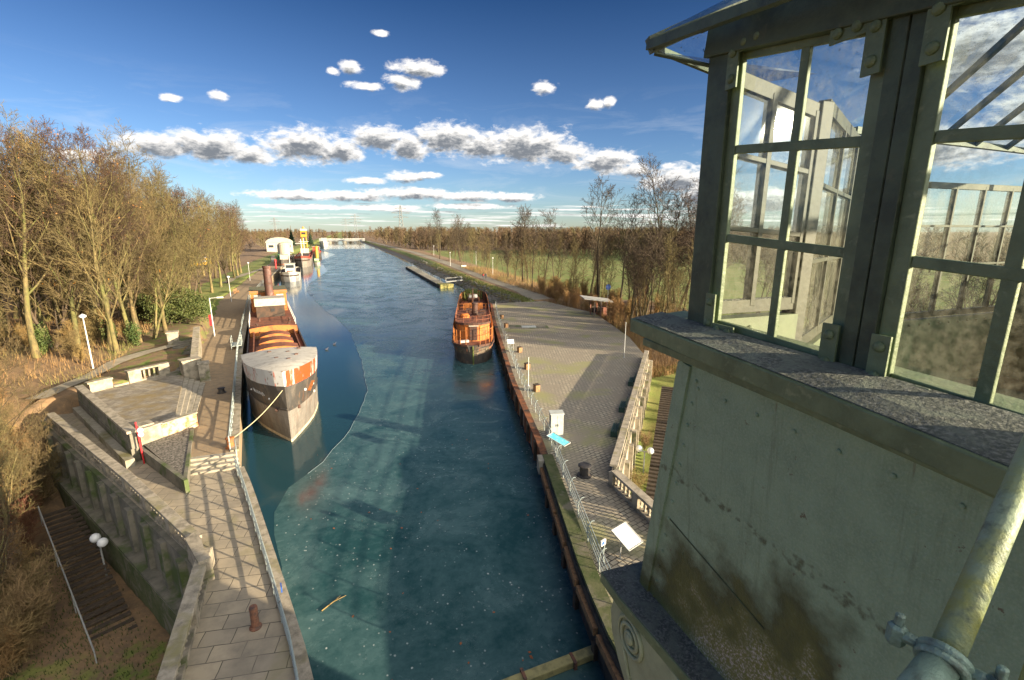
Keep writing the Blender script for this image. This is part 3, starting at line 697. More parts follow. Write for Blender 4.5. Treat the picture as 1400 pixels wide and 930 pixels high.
m_ = MB(); m_.box((-15.2, 52.9, 1.5), (1.6, 1.1, 2.3), R_(30)); m_.box((-14.0, 52.4, 1.35), (.9, .9, 2.0), R_(15)); m_.build('shaft', 'wall_stone', pr, bevel=.04)
m_ = MB(); m_.box((-15.2, 52.9, 2.73), (1.75, 1.25, .16), R_(30)); m_.box((-14.0, 52.4, 2.42), (1.02, 1.02, .14), R_(15)); m_.build('cap', 'coping_stone', pr)
pr = thing('stone_pier', 'small pale pier at the top of the park steps by the evergreen bush', 'pier', (-20.2, 65.6, 1.9))
m_ = MB(); m_.box((-20.2, 65.6, 2.4), (1.1, 1.1, 1.6), R_(12)); m_.build('shaft', 'wall_stone', pr, bevel=.03)
m_ = MB(); m_.box((-20.2, 65.6, 3.27), (1.25, 1.25, .14), R_(12)); m_.build('cap', 'coping_stone', pr)

# ---------------------------------------------------------------- right bank walls
balustrade('balustrade', 'long stone balustrade along the landward side of the plaza, sunlit outside', [(33.3, 47.0), (14.6, 23.2)], 0, 1.05, .44, 3.4, low=3.4)
balustrade('balustrade', 'stone balustrade with sunlit balusters beside the cabin, near the iron bollard', [(14.3, 22.6), (14.25, 16), (14.2, 8)], 0, 1.05, .40, 2.6, low=3.4)
rw = thing('retaining_wall', 'sunlit yellowish retaining wall under the plaza balustrade', 'wall', (20, 31, -3.2))
m_ = MB(); m_.wall((33.4, 46.7), (14.75, 22.95), .3, -3.6, -.01); m_.wall((14.55, 22.9), (14.5, 8), .3, -3.6, -.01); m_.build('wall_face', 'wall_stone', rw)
for p_, hd in along([(33.6, 46.4), (15.0, 22.8)], 2.7):
    m_ = MB(); m_.box((p_[0], p_[1], -1.7), (.5, .35, 3.2), hd); m_.build('buttress', 'wall_stone', rw)
st = thing('bank_steps', 'dark slatted steps running below the plaza balustrade behind the cabin', 'steps', (24, 31, -3))
A_, B_ = Vector((17.6, 22.0, -3.1)), Vector((32.5, 40.5, -1.6)); hd = math.atan2(B_.y-A_.y, B_.x-A_.x)
for i in range(44):
    p_ = A_.lerp(B_, i/43); m_ = MB(); m_.box((p_.x, p_.y, p_.z), (.30, 2.6, .2), hd); m_.build('step', 'timber_dark', st)
# sheet piling and its capping beam
sp_ = thing('sheet_piling', 'rust brown sheet piling along the right bank', 'sheet piling', (16, 50, WATER))
m_ = MB(); pts = edge(XR, 27.5, 97, .5); prev = None
for i, (x, y) in enumerate(pts):
    q = (x - (.10 if (i//1) % 4 < 2 else -.12), y)
    if prev: m_.prism([prev, q, (q[0]+.5, q[1]), (prev[0]+.5, prev[1])], -4, -.12)
    prev = q
m_.build('pile_wall', 'sheet_rust', sp_)
m_ = MB()
for a, b in zip(edge(XR, 27.5, 97), edge(XR, 27.5, 97)[1:]): m_.bar((a[0]+.06, a[1], -.03), (b[0]+.06, b[1], -.03), .5, .2)
m_.build('capping', 'sheet_rust', sp_)
for x, y in edge(XR, 30, 95, 3.2):
    m_ = MB(); m_.box((x-.24, y, -.75), (.22, .3, 1.5), R_(-14)); m_.build('fender', 'timber_dark', sp_)
lw = thing('lock_wall', 'dark stained concrete canal wall with brown fender beams, near right', 'wall', (10, 20, WATER))
m_ = MB()
for a, b in zip(edge(XR, -12, 27.5), edge(XR, -12, 27.5)[1:]): m_.bar((a[0]+.05, a[1], -1.6), (b[0]+.05, b[1], -1.6), .5, 3.0)
m_.build('wall_face', mat('wet_wall', (.05,.05,.045), .6, (.02,.02,.02), 1.2, (.4,.6), (.10,.11,.05), .6, (.55,.66), .4, 12), lw)
for a, b in zip(edge(XR, -10, 27, 2.6), edge(XR, -10, 27, 2.6)[1:]):
    m_ = MB(); a, b = Vector((a[0]-.28, a[1], -.55)), Vector((b[0]-.28, b[1], -.55)); m_.bar(a.lerp(b, .04), a.lerp(b, .93), .24, .34); m_.build('fender', 'timber_brown', lw)
    m_ = MB(); m_.bar(a.lerp(b, .03)+Vector((.0, 0, -.45)), a.lerp(b, .03)+Vector((0, 0, -1.4)), .25, .25); m_.build('fender_pile', 'timber_dark', lw)
m_ = MB()
for a, b in zip(edge(XR, -12, 27.5), edge(XR, -12, 27.5)[1:]): m_.bar((a[0]+.25, a[1], .03), (b[0]+.25, b[1], .03), .7, .2)
m_.build('coping', 'moss_wall', lw)
m_ = MB(); m_.box((11.6, 27.2, -.4), (.7, .9, 1.0), R_(-14))
tag(m_.build('corner_block', 'concrete', origin=(11.6, 27.2, -1)), 'pale concrete block at the end of the sheet piling', 'block')
# stones of the bank
random.seed(11); mb = MB()
def rock(m_, x, y, z, r):
    vs = []; a0 = random.random()*6
    for k, (zz, rr) in enumerate(((-.5, .7), (.1, 1.0), (.55, .6))):
        for j in range(5):
            a = a0 + j*1.2566 + k*.5; q = r*rr*random.uniform(.75, 1.2); vs.append((x+q*math.cos(a), y+q*math.sin(a), z+zz*r*.8))
    fs = [(k*5+j, k*5+(j+1) % 5, (k+1)*5+(j+1) % 5, (k+1)*5+j) for k in (0, 1) for j in range(5)] + [(10, 11, 12, 13, 14)]
    m_.add(vs, fs)
for i in range(2600):
    y = 96 + 170*random.random()**1.6; f = random.random()**1.2*.75; x = lerp(y, XRW) + f*(lerp(y, XP)-lerp(y, XRW)); rock(mb, x, y, gz(x, y)+.03, random.uniform(.12, .42))
tag(mb.build('bank_rubble', 'rubble_stone', origin=(33, 120, -1)), 'grey rubble stones covering the canal bank', 'rubble', kind='stuff')
# ================================================================ THE CONTROL CABIN ON THE LIFT TOWER
def ztop(y): return 15.51 + .167*(y-.805)
def zr1(y): return 15.224 + .104*(y-.727)
def zr2(y): return 14.898 + .078*(y-.668)
def zbot(y): return 14.575 + .05*(y-.678)
cab = thing('control_cabin', 'grey green riveted steel control cabin with glazed walls and roof, high above the canal', 'cabin', (2.5, 0.5, 13.0))
CX = 1.5
def P(y, z, x=CX): return Vector((x, y, z))
def wedge_bar(m_, a, b, w_, dep, nrm):
    m_.bar(a, b, w_, dep, up=nrm)
NX = Vector((-1, 0, 0))
m_ = MB()                                                # corner and mullion posts
m_.prism([(1.47, 1.655), (1.47, 1.78), (1.545, 1.78), (1.545, 1.655)], 14.5, 15.80)
cp = m_.build('corner_post', 'cabin_dark', cab, bevel=.004)
for (ya, yb) in ((1.008, 1.055), (.958, 1.003)):
    m_ = MB(); m_.prism([(1.475, ya), (1.475, yb), (1.52, yb), (1.52, ya)], 14.5, 15.60); m_.build('mullion', 'cabin_dark', cab, bevel=.003)
m_ = MB(); m_.prism([(1.475, .28), (1.475, .37), (1.52, .37), (1.52, .28)], 14.45, 15.50); m_.build('mullion', 'cabin_dark', cab, bevel=.003)
m_ = MB(); m_.prism([(1.475, -.62), (1.475, -.5), (1.6, -.5), (1.6, -.62)], 14.40, 15.50); m_.build('corner_post', 'cabin_dark', cab, bevel=.003)
m_ = MB(); m_.bar(P(1.78, ztop(1.78)+.10, 1.52), P(-.62, ztop(-.62)+.10, 1.52), .16, .14, up=NX)
m_.build('top_beam', 'cabin_dark', cab, bevel=.004)
def window(ya, yb, ym, fr=.05):
    """ya > yb: the far and the near side of one window of two by three panes"""
    f = MB()
    f.bar(P(ya-fr/2, zbot(ya)-.04), P(ya-fr/2, ztop(ya)+.03), fr, .020, up=NX); f.bar(P(yb+fr/2, zbot(yb)-.04), P(yb+fr/2, ztop(yb)+.03), fr, .020, up=NX)
    a, b = ya-fr, yb+fr
    f.bar(P(a, ztop(a)+.012, CX+.002), P(b, ztop(b)+.012, CX+.002), .034, .018, up=NX); f.bar(P(a, zbot(a)-.03, CX+.002), P(b, zbot(b)-.03, CX+.002), .07, .018, up=NX)
    f.bar(P(ym, zbot(ym)-.01, CX+.004), P(ym, ztop(ym)+.01, CX+.004), .034, .016, up=NX)
    for zf in (zr1, zr2): f.bar(P(a, zf(a), CX+.003), P(b, zf(b), CX+.003), .032, .016, up=NX)
    fo = f.build('window', 'cabin_green', cab, bevel=.003)
    g_ = MB(); g_.add([P(a+.01, zbot(a)-.03, 1.506), P(b-.01, zbot(b)-.03, 1.506), P(b-.01, ztop(b)+.02, 1.506), P(a+.01, ztop(a)+.02, 1.506)], [(0, 1, 2, 3)]); g_.build('pane', 'window_glass', fo)
    # corner plates with rivet heads
    for (y_, sy) in ((ya, -1), (yb, 1)):
        for zf, sz in ((zbot, 1), (ztop, -1)):
            k = MB(); z = zf(y_) - sz*.055
            k.box((1.462, y_+sy*.03, z+sz*.085), (.008, .055, .17)); k.box((1.4625, y_+sy*.115, z+sz*.025), (.007, .115, .05))
            for dy, dz in ((.03, .045), (.03, .135), (.085, .025), (.145, .025)):
                k.lathe((1.458, y_+sy*dy, z+sz*dz), [(.017, 0), (.016, -.006), (.010, -.012), (.002, -.014)], 10, 'x')
            k.build('gusset', 'cabin_green', fo, bevel=.001)
window(1.662, 1.055, 1.343); window(.958, .37, .690); window(.28, -.50, -.1)
# ledge under the windows
SO = [(1.985, 1.30), (.98, 1.245), (.46, 1.19), (-.65, 1.10)]
zs = lambda x, y: 14.555 + .02*(y-1) + .03*sst(x, 1.2, 1.5)
m_ = MB(); poly = [(x, y) for y, x in SO] + [(1.62, -.65), (1.62, 1.985)]
m_.prism(poly, lambda x, y: zs(x, y)-.065, zs); sill = m_.build('sill', ['cabin_green'], cab, bevel=.004)
m_ = MB(); m_.prism([(x+.012, y-(.012 if i == 0 else 0)) for i, (y, x) in enumerate(SO)] + [(1.47, -.65), (1.47, 1.973)], lambda x, y: zs(x, y)+.001, lambda x, y: zs(x, y)+.004); m_.build('lichen_crust', 'lichen_ledge', sill)
m_ = MB(); m_.prism([(x+.05, y-(.04 if i == 0 else 0)) for i, (y, x) in enumerate(SO)] + [(1.62, -.65), (1.62, 1.94)], 14.452, 14.489); m_.build('moulding', 'cabin_green', sill, bevel=.006)
# wall panel below, with its corner angle, seam and rivets
def px_(z): return 1.405 + .085*(14.43-z)/1.4
def yp(z): return 1.715 + .285*(14.43-z)/1.4
px = 1.405; m_ = MB(); m_.add([(px, yp(14.43), 14.43), (px, -.65, 14.43), (px_(12.5), -.65, 12.5), (px_(12.5), yp(12.5), 12.5), (px+.1, yp(14.43), 14.43), (px+.1, -.65, 14.43), (px_(12.5)+.1, -.65, 12.5), (px_(12.5)+.1, yp(12.5), 12.5)],
      [(0, 1, 2, 3), (7, 6, 5, 4), (0, 3, 7, 4), (1, 0, 4, 5), (2, 1, 5, 6), (3, 2, 6, 7)])
m_.bar((px-.006, yp(14.43)-.035, 14.425), (px_(12.9)-.006, yp(12.9)-.035, 12.9), .07, .012, up=NX); m_.bar((px+.05, yp(14.43)+.006, 14.425), (px_(12.9)+.05, yp(12.9)+.006, 12.9), .012, .12, up=NX)
for i in range(13):
    z = 14.36-i*.112; m_.lathe((px_(z)-.001, yp(z)-.115, z), [(.0095, 0), (.009, -.004), (.006, -.007), (.001, -.008)], 8, 'x')
for i in range(14): m_.lathe((px_(14.33)-.001, 1.6-i*.16, 14.33), [(.0085, 0), (.008, -.004), (.005, -.006), (.001, -.007)], 8, 'x')
for i in range(9): m_.lathe((px_(13.45-.02*i)-.001, 1.66-i*.16, 13.45-.02*i), [(.006, 0), (.0055, -.003), (.003, -.005), (.001, -.006)], 8, 'x')
wp = m_.build('wall_panel', 'cabin_wall', cab)
m_ = MB(); m_.bar((px_(13.58)-.001, yp(13.72)-.09, 13.58), (px_(13.46)-.001, 1.17, 13.46), .006, .005, up=NX); m_.build('seam', 'cabin_dark', wp)
m_ = MB(); m_.prism([(1.56, 1.745), (1.56, -.65), (7.38, -.65), (7.38, 3.33), (5.0, 3.33), (4.3, 2.95), (2.12, 1.755)], 12.5, 13.3); m_.build('floor', 'cabin_inner', cab)
# stone ledge and the scroll bracket
m_ = MB(); m_.prism([(1.31, 2.17), (1.305, 1.95), (1.345, 1.40), (1.36, -.65), (1.7, -.65), (1.7, 2.17)], 12.935, 13.0); ld = m_.build('ledge', 'cabin_green', cab, bevel=.006)
m_ = MB(); m_.prism([(1.318, 2.162), (1.313, 1.95), (1.353, 1.40), (1.368, -.65), (1.69, -.65), (1.69, 2.162)], 13.001, 13.006); m_.build('lichen_crust', 'lichen_ledge', ld)
m_ = MB(); prof = [(2.05, 12.93), (2.085, 12.80), (2.06, 12.67), (1.98, 12.55), (1.87, 12.44), (1.7, 12.35), (1.5, 12.3), (1.2, 12.27), (1.2, 12.93)]
n = len(prof); m_.add([(1.34, y, z) for y, z in prof]+[(1.62, y, z) for y, z in prof], [tuple(range(n))[::-1], tuple(range(n, 2*n))]+[(i, (i+1) % n, n+(i+1) % n, n+i) for i in range(n)])
br = m_.build('bracket', 'corbel_green', cab, bevel=.006)
m_ = MB(); sp = []
for i in range(60):
    a = i/59*4.6*math.pi; r = .105*(1-i/59)**.8+.012; sp.append((1.334, 1.86+r*math.cos(a+1.2), 12.80+r*math.sin(a+1.2)))
m_.tube(sp, .013, 6); m_.tube([(1.334, 1.86+.117*math.cos(a), 12.80+.117*math.sin(a)) for a in [1.2-i*.15 for i in range(16)]]+[(1.334, 1.86, 12.56), (1.334, 1.70, 12.42), (1.334, 1.45, 12.35)], .012, 6)
m_.lathe((1.334, 1.86, 12.80), [(.032, .01), (.032, -.012), (.022, -.02)], 14, 'x'); m_.build('scroll', 'corbel_green', br, smooth=True)
# end wall (towards the canal), chamfer and far side, all glazed
def glazed(name, a, b, ncol, z0, z1, rows, glassm='dusty_glass', bar_w=.026, dado=None, drop=0.0):
    a, b = Vector((a[0], a[1], 0)), Vector((b[0], b[1], 0)); u = (b-a).normalized(); nrm = Vector((u.y, -u.x, 0)); L = (b-a).length; f = MB()
    def q(s_, z): return a + u*s_ + Vector((0, 0, z - (drop*s_/L*max(0, min(1, (z-z0)/(z1-z0))) if z > z0 else 0)))
    f.bar(q(0, z0), q(L, z0), .06, .05, up=nrm); f.bar(q(0, z1), q(L, z1), .06, .05, up=nrm)
    for i in range(ncol+1):
        wv = .036 if i in (0, ncol) else bar_w
        f.bar(q(L*i/ncol, z0)+nrm*.002, q(L*i/ncol, z1)+nrm*.002, wv, .05, up=nrm)
    for r in rows: f.bar(q(0, r)+nrm*.003, q(L, r)+nrm*.003, bar_w*.8, .045, up=nrm)
    fo = f.build(name, 'cabin_inner', cab, bevel=.002)
    g_ = MB(); g_.add([q(0, z0)+nrm*.012, q(L, z0)+nrm*.012, q(L, z1)+nrm*.012, q(0, z1)+nrm*.012], [(0, 1, 2, 3)]); g_.build('pane', glassm, fo)
    d_ = MB(); d_.bar(q(-.02, (13.2+z0-.05)/2), q(L+.02, (13.2+z0-.05)/2), z0-.05-13.2, .08, up=nrm)
    for z in (z0-.10, ):
        for i in range(int(L/.16)):
            c_ = q(.08+i*.16, z)-nrm*.042*(1 if nrm.y > 0 else -1); d_.ball(c_, .014, 8)
    d_.build('dado', 'cabin_dado', cab)
    return fo
glazed('end_window', (1.515, 1.735), (2.03, 1.735), 2, 14.66, 15.62, (15.02, 15.33), 'clear_glass', drop=.10)
m_ = MB(); m_.prism([(2.035, 1.70), (2.035, 1.78), (2.105, 1.78), (2.105, 1.70)], 13.2, 15.56); m_.build('corner_post', 'cabin_inner', cab, bevel=.004)
glazed('chamfer_window', (2.14, 1.78), (4.30, 2.98), 5, 14.43, 15.56, (14.85, 15.22), drop=.06)
m_ = MB(); m_.prism([(4.28, 2.92), (4.28, 3.06), (4.42, 3.06), (4.42, 2.92)], 13.2, 15.55); m_.build('corner_post', 'cabin_inner', cab, bevel=.004)
glazed('side_window', (4.40, 3.0), (5.0, 3.35), 2, 14.12, 15.5, (14.65, 15.05))
glazed('side_window', (5.06, 3.36), (7.4, 3.36), 5, 14.12, 15.45, (14.65, 15.05))
glazed('side_window', (7.4, 3.3), (7.4, -.6), 5, 14.66, 15.9, (15.2,))
# glazed roof: hipped, on slender rafters
EV = [Vector((1.28, 1.93, 15.765)), Vector((1.20, -.75, 15.40)), Vector((7.7, -.75, 15.9)), Vector((7.7, 3.6, 15.9)), Vector((4.3, 3.25, 15.86))]
RG = [Vector((3.4, 1.35, 16.72)), Vector((5.6, 1.35, 16.72)), Vector((3.4, -.25, 16.72)), Vector((5.6, -.25, 16.72))]
rf = MB(); gl_ = MB()
def plane(poly, nb):
    gl_.add(poly, [tuple(range(len(poly)))])
rf.bar(EV[0], EV[1], .03, .036); rf.bar(EV[1], EV[2], .05, .06); rf.bar(EV[2], EV[3], .05, .06); rf.bar(EV[3], EV[4], .05, .06); rf.bar(EV[4], EV[0], .022, .026)
for a_, b_ in ((EV[0], RG[0]), (EV[1], RG[2]), (EV[3], RG[1]), (EV[2], RG[3]), (RG[0], RG[1]), (RG[0], RG[2]), (RG[2], RG[3]), (RG[1], RG[3])): rf.bar(a_, b_, .05, .06)
for i in range(1, 8):
    f_ = i/8; rf.bar(EV[0].lerp(EV[1], f_), RG[0].lerp(RG[2], f_), .026, .045)
for i in range(1, 4): rf.bar(RG[0].lerp(RG[1], i/4), RG[2].lerp(RG[3], i/4), .026, .04)
for i in range(1, 7): rf.bar(EV[1].lerp(EV[2], i/7), RG[2].lerp(RG[3], i/7), .028, .045)
for i in range(1, 5): rf.bar(EV[4].lerp(EV[3], i/5), RG[0].lerp(RG[1], i/5), .035, .05)
for a_, b_ in (((5.6, 1.3, 16.7), (5.2, 1.6, 15.6)), ((5.6, 1.3, 16.7), (6.3, 1.6, 15.6))): rf.bar(a_, b_, .05, .05)
ro = rf.build('roof_frame', 'cabin_dark', cab, bevel=.002)
up = Vector((0, 0, .03))
for poly in ([EV[0], EV[1], RG[2], RG[0]], [EV[1], EV[2], RG[3], RG[2]], [EV[2], EV[3], RG[1], RG[3]], [EV[3], EV[4], RG[0], RG[1]], [EV[4], EV[0], RG[0]], [RG[0], RG[2], RG[3], RG[1]]):
    g_ = MB(); g_.add([p_+up for p_ in poly], [tuple(range(len(poly)))]); g_.build('roof_pane', 'roof_glass', ro)
g_ = MB(); g_.add([EV[0]+Vector((.03, -.03, -.03)), Vector((1.5, 1.75, 15.83)), Vector((1.5, 1.75, 15.66))], [(0, 1, 2)]); g_.add([EV[0]+Vector((.03, -.03, -.03)), Vector((1.5, 1.75, 15.66)), Vector((2.1, 1.80, 15.70)), EV[0].lerp(EV[4], .3)], [(0, 1, 2, 3)]); g_.build('eave_pane', 'roof_glass', ro)
m_ = MB(); m_.tube([EV[0]+Vector((.015, -.02, -.035)), Vector((1.49, 1.77, 15.66))], .008, 6); m_.build('eave_edge', 'cabin_dark', ro)
# lamp bracket on the eave
m_ = MB(); m_.tube([(1.30, 1.42, 15.82), (1.42, 1.28, 15.85), (1.5, 1.15, 15.87)], .022, 8); m_.lathe((1.29, 1.44, 15.81), [(.018, -.03), (.03, -.02), (.03, .02), (.02, .035)], 10); m_.build('eave_knob', 'bollard_rust', ro)
# tower that carries the cabin: stands below and behind, it throws the shade on the near quay
tw = thing('lift_tower', 'masonry tower of the ship lift beneath the cabin', 'tower', (9, -4, -2))
m_ = MB(); m_.prism([(2.4, -9), (15.2, -9), (15.2, .9), (4.0, .9), (2.4, -.6)], -4, 12.4); m_.build('shaft', 'wall_stone', tw)
m_ = MB(); m_.prism([(2.1, -9.2), (15.3, -9.2), (15.3, .95), (3.8, .95), (2.1, -.6)], 12.402, 12.7); m_.build('cornice', 'coping_stone', tw)
m_ = MB(); m_.prism([(-1.2, -3.0), (1.3, -3.0), (1.3, .22), (-1.2, .22)], 12.78, 12.9); m_.build('platform', 'cabin_dark', tw)
for x_ in (-.9, 1.1): m_ = MB(); m_.bar((x_, -2.8, 12.65), (3.2, -2.8, 12.2), .12, .2); m_.build('platform_beam', 'cabin_dark', tw)
gt = thing('shadow_gantry', 'unseen steel gantry added to cast the wedge shadow on the plaza', 'gantry', (54, 8, 0))  # off-frame girder on posts, added only for its shadow on the plaza
GA, GB = Vector((43.5, -4, 7.7)), Vector((63.5, 20.8, 7.7))
m_ = MB(); m_.bar(GA, GB, .5, .62); m_.build('shadow_girder', 'cabin_dark', gt)
for i in range(5):
    p_ = GA.lerp(GB, i/4); m_ = MB(); m_.bar((p_.x, p_.y, -.5), (p_.x, p_.y, 7.38), .32, .32); m_.build('post', 'cabin_dark', gt)  # posts of the added shadow gantry
# scaffold pipe rail in front of the lens
pp = thing('pipe_railing', 'mossy green painted pipe railing with a bolted clamp at the bottom right', 'railing', (.7, .3, 14.4))
p0, p1 = Vector((.522, .265, 14.428)), Vector((.688, .295, 14.466)); p2 = Vector((1.20, .448, 14.73))
pb = p0 + (p0-p1)*3.0; m_ = MB(); m_.tube([pb+Vector((0, 0, -1.45)), pb], .0205, 12); m_.build('post', 'clamp_steel', pp, smooth=True)
m_ = MB(); m_.tube([pb, p0, p0.lerp(p1, .5), p1], .0205, 24); m_.build('lower_pipe', 'clamp_steel', pp, smooth=True)
m_ = MB(); m_.tube([p1+Vector((.004, .001, .001)), p1.lerp(p2, .5), p2], .018, 24); m_.build('upper_pipe', 'pipe_green', pp, smooth=True)
u = (p2-p1).normalized(); sd = u.cross(Vector((0, 0, 1))).normalized(); upv = sd.cross(u)
m_ = MB(); ring = []
for i in range(25):
    a = 2*math.pi*i/24; ring.append(p1 + sd*(math.cos(a)*.0235) + upv*(math.sin(a)*.0235))
m_.tube(ring, .007, 8)
m_.tube([r - u*.010 for r in ring], .006, 8)
for s_ in (-1, 1):
    e = p1 + sd*(s_*.0235); m_.tube([e, e+sd*(s_*.012)+upv*.002, e+sd*(s_*.026)], [.008, .0085, .0085], 8)
    m_.lathe(tuple(e+sd*(s_*.026)+Vector((0, 0, -.012))), [(.011, -.004), (.012, 0), (.012, .022), (.008, .026)], 6); m_.lathe(tuple(e+sd*(s_*.026)+Vector((0, 0, .014))), [(.006, 0), (.006, .014), (.003, .016)], 8)
m_.build('clamp', 'clamp_steel', pp, smooth=False, bevel=.001)
m_ = MB(); m_.tube([p1+Vector((.09, -.05, -.05)), p2+Vector((.09, -.05, -.05))], .014, 12); m_.bar(p1+Vector((.05, -.03, -.035)), p1+Vector((.12, -.06, -.055)), .03, .012); m_.build('toe_rail', 'pipe_green', pp)

# ================================================================ QUAY FURNITURE
def railing(name, label, pts, zs_, h, rails, step, r, mt, curved=0.0, group=None):
    t_ = thing(name, label, 'railing', (pts[0][0], pts[0][1], zs_), group=group); first = None
    for k, fz in enumerate(rails):
        m_ = MB(); m_.tube([(x, y, zs_+h*fz) for x, y in pts], r, 6); m_.build('rail', mt, t_)
    m_ = MB()
    if curved: m_.tube([(0, 0, 0), (-.05, 0, h*.45), (-.02, 0, h*.8), (curved*.5, 0, h*1.0), (curved, 0, h*1.02)], r*1.25, 6)
    else: m_.tube([(0, 0, 0), (0, 0, h)], r*1.2, 6)
    for p_, hd in along(pts, step)[:100]:
        if first is None: first = o = m_.build('post', mt, t_, local=True)
        else: o = first.copy(); C.objects.link(o); o.parent = t_
        o.location = (p_[0]-pts[0][0], p_[1]-pts[0][1], 0); o.rotation_euler = (0, 0, hd-math.pi/2)
    return t_
off = lambda pts, dx: [(x+dx, y) for x, y in pts]
railing('railing', 'grey tube railing along the slab quay at the bottom left', off(edge(XL, 4, 32.2), -.35), 0, 1.0, (.36, .68, 1), 1.75, .036, 'rail_grey')
railing('railing', 'grey tube railing along the gravel quay beside the moored barge', off(edge(XL, 34, 76), -.35),   .6, 1.05, (.36, .68, 1), 1.75, .036, 'rail_grey')
railing('railing', 'distant grey railing on the quay past the barge funnel', off(edge(XL, 80, 150), -.5), .6, 1.05, (.5, 1), 2.5, .03, 'rail_grey')
railing('railing', 'short railing of the quay steps', [(-7.55, 32.3), (-7.9, 33.9)], .3, 1.05, (.5, 1), 1.5, .028, 'rail_grey')
railing('railing', 'curved post railing with four thin rails on the near right canal wall', off(edge(XR, 10, 29), .75), 0.05, 1.15, (.28, .5, .72, 1), 2.1, .024, 'rail_grey', curved=.28)
railing('railing', 'grey railing along the sheet piling beside the plaza', off(edge(XR, 29.6, 92), .8), 0.02, 1.05, (.33, .66, 1), 1.9, .028, 'rail_grey', curved=.2)
railing('railing', 'thin railing on the concrete mooring platform', [(27.6, 215), (28.0, 150)], -.8, 1.1, (.5, 1), 4, .03, 'rail_grey')
def bollard(name, label, x, y, z, r, h, mt, cap=True, group=None):
    t_ = thing(name, label, 'bollard', (x, y, z), group=group); m_ = MB()
    m_.lathe((0, 0, 0), [(r*1.5, 0), (r*1.5, .05), (r, .09), (r*.95, h*.8), (r, h*.82)], 16); m_.build('shaft', mt, t_, local=True, smooth=False)
    m_ = MB(); m_.lathe((0, 0, h*.82), [(r*1.0, 0), (r*(1.3 if cap else 1.02), h*.05), (r*(1.3 if cap else 1.0), h*.13), (r*.9, h*.18), (.01, h*.19)], 16); m_.build('cap', mt, t_, local=True); return t_
bollard('mooring_bollard', 'rust brown round bollard on the near slab quay, without rope', -4.35, 17.9, 0, .15, .95, 'bollard_rust', False)
bollard('mooring_bollard', 'orange rusty bollard holding the rope of the barge', -8.35, 34.6, .6, .22, .75, 'bollard_orange')
bollard('mooring_bollard', 'squat black bollard in the barge shade on the gravel quay', -11.6, 47.6, .6, .25, .5, 'bollard_black')
bollard('mooring_bollard', 'squat black iron bollard on the plaza corner by the balustrade', 13.2, 24.3, 0, .32, .75, 'bollard_black')
wp_ = [('short brown timber post on the plaza nearest the grey cabinet', 16.4, 40.3), ('short brown timber post beside the plaza railing by the thin white pole', 18.2, 47.6), ('short brown timber post on the plaza below the white info board', 20.0, 55.0), ('dark timber post on the plaza beside the bow of the rusty ship', 23.4, 70.7), ('small dark post at the far end of the plaza railing', 25.1, 78.3)]
for lb, x, y in wp_:
    t_ = thing('timber_post', lb, 'post', (x, y, 0), group='short posts along the plaza railing'); m_ = MB(); m_.box((0, 0, .32), (.5, .5, .64), .2); m_.build('post', 'timber_brown', t_, local=True, bevel=.03); m_ = MB(); m_.box((0, 0, .67), (.54, .54, .06), .2); m_.build('cap', 'timber_dark', t_, local=True)
# mooring rope from the orange bollard up to the stem
a, b = Vector((-8.3, 34.6, 1.15)), Vector((-5.25, 40.6, 2.9)); m_ = MB()
m_.tube([a.lerp(b, i/16)-Vector((0, 0, .35*math.sin(math.pi*i/16))) for i in range(17)], .03, 6)
tag(m_.build('mooring_rope', 'rope', origin=tuple(a)), 'pale mooring rope from orange bollard to the bow of the barge', 'rope')
def lamp(label, x, y, z, h, arm=None, mt='pole_white', group='street lamps'):
    t_ = thing('street_lamp', label, 'lamp', (x, y, z), group=group); m_ = MB(); m_.tube([(0, 0, -.3), (0, 0, h*.5), (0, 0, h)], [.075, .06, .045], 8)
    if arm: m_.tube([(0, 0, h-.05), (arm, 0, h+.05)], .035, 6)
    m_.build('pole', mt, t_, local=True); m_ = MB()
    if arm: m_.box((arm+.2, 0, h+.04), (.75, .28, .16))
    else: m_.lathe((0, 0, h), [(.1, 0), (.28, .12), (.30, .25), (.05, .42)], 10)
    m_.build('lantern', 'globe_white', t_, local=True); return t_
lamp('white lamp post standing on the grass behind the terrace', -24.7, 56.9, 1.7, 5.0)
lp_ = lamp('white lamp post with a side arm and a red lifebuoy box by the barge', -18.2, 75.2, .6, 5.4, 1.1)
m_ = MB(); m_.box((-.22, 0, 2.3), (.3, .3, 1.5)); m_.build('lifebuoy_box', 'sign_red', lp_, local=True, bevel=.05)
for lb, x, y in (('lamp post on the lawn past the evergreen bush', -23.2, 112), ('far lamp post beside the left park path', -27.5, 160)): lamp(lb, x, y, .4, 5.2)
for lb, x, y in (('lamp post beside the towpath near the walkers', 47.5, 158), ('slim lamp post on the meadow edge left of the tall twin trees', 54, 205), ('lamp post standing beside the white bench', 42.5, 205), ('farthest lamp post along the towpath', 52, 300)): lamp(lb, x, y, -.2, 6)
def pole(name, label, x, y, h, mt, r=.045):
    t_ = thing(name, label, 'pole', (x, y, 0)); m_ = MB(); m_.tube([(0, 0, -.1), (0, 0, h)], [r, r*.7], 8); m_.build('shaft', mt, t_, local=True); m_ = MB(); m_.ball((0, 0, h), r*1.3, 8); m_.lathe((0, 0, -.02), [(r*2.5, 0), (r*2.5, .06), (r, .1)], 10); m_.build('fitting', mt, t_, local=True); return t_
pole('flag_pole', 'thin white flag pole by the plaza railing', 16.2, 42.0, 2.9, 'pole_white')
pole('flag_pole', 'tall grey pole on the plaza in front of the shelter', 31.1, 48.4, 4.3, 'pole_grey', .06)
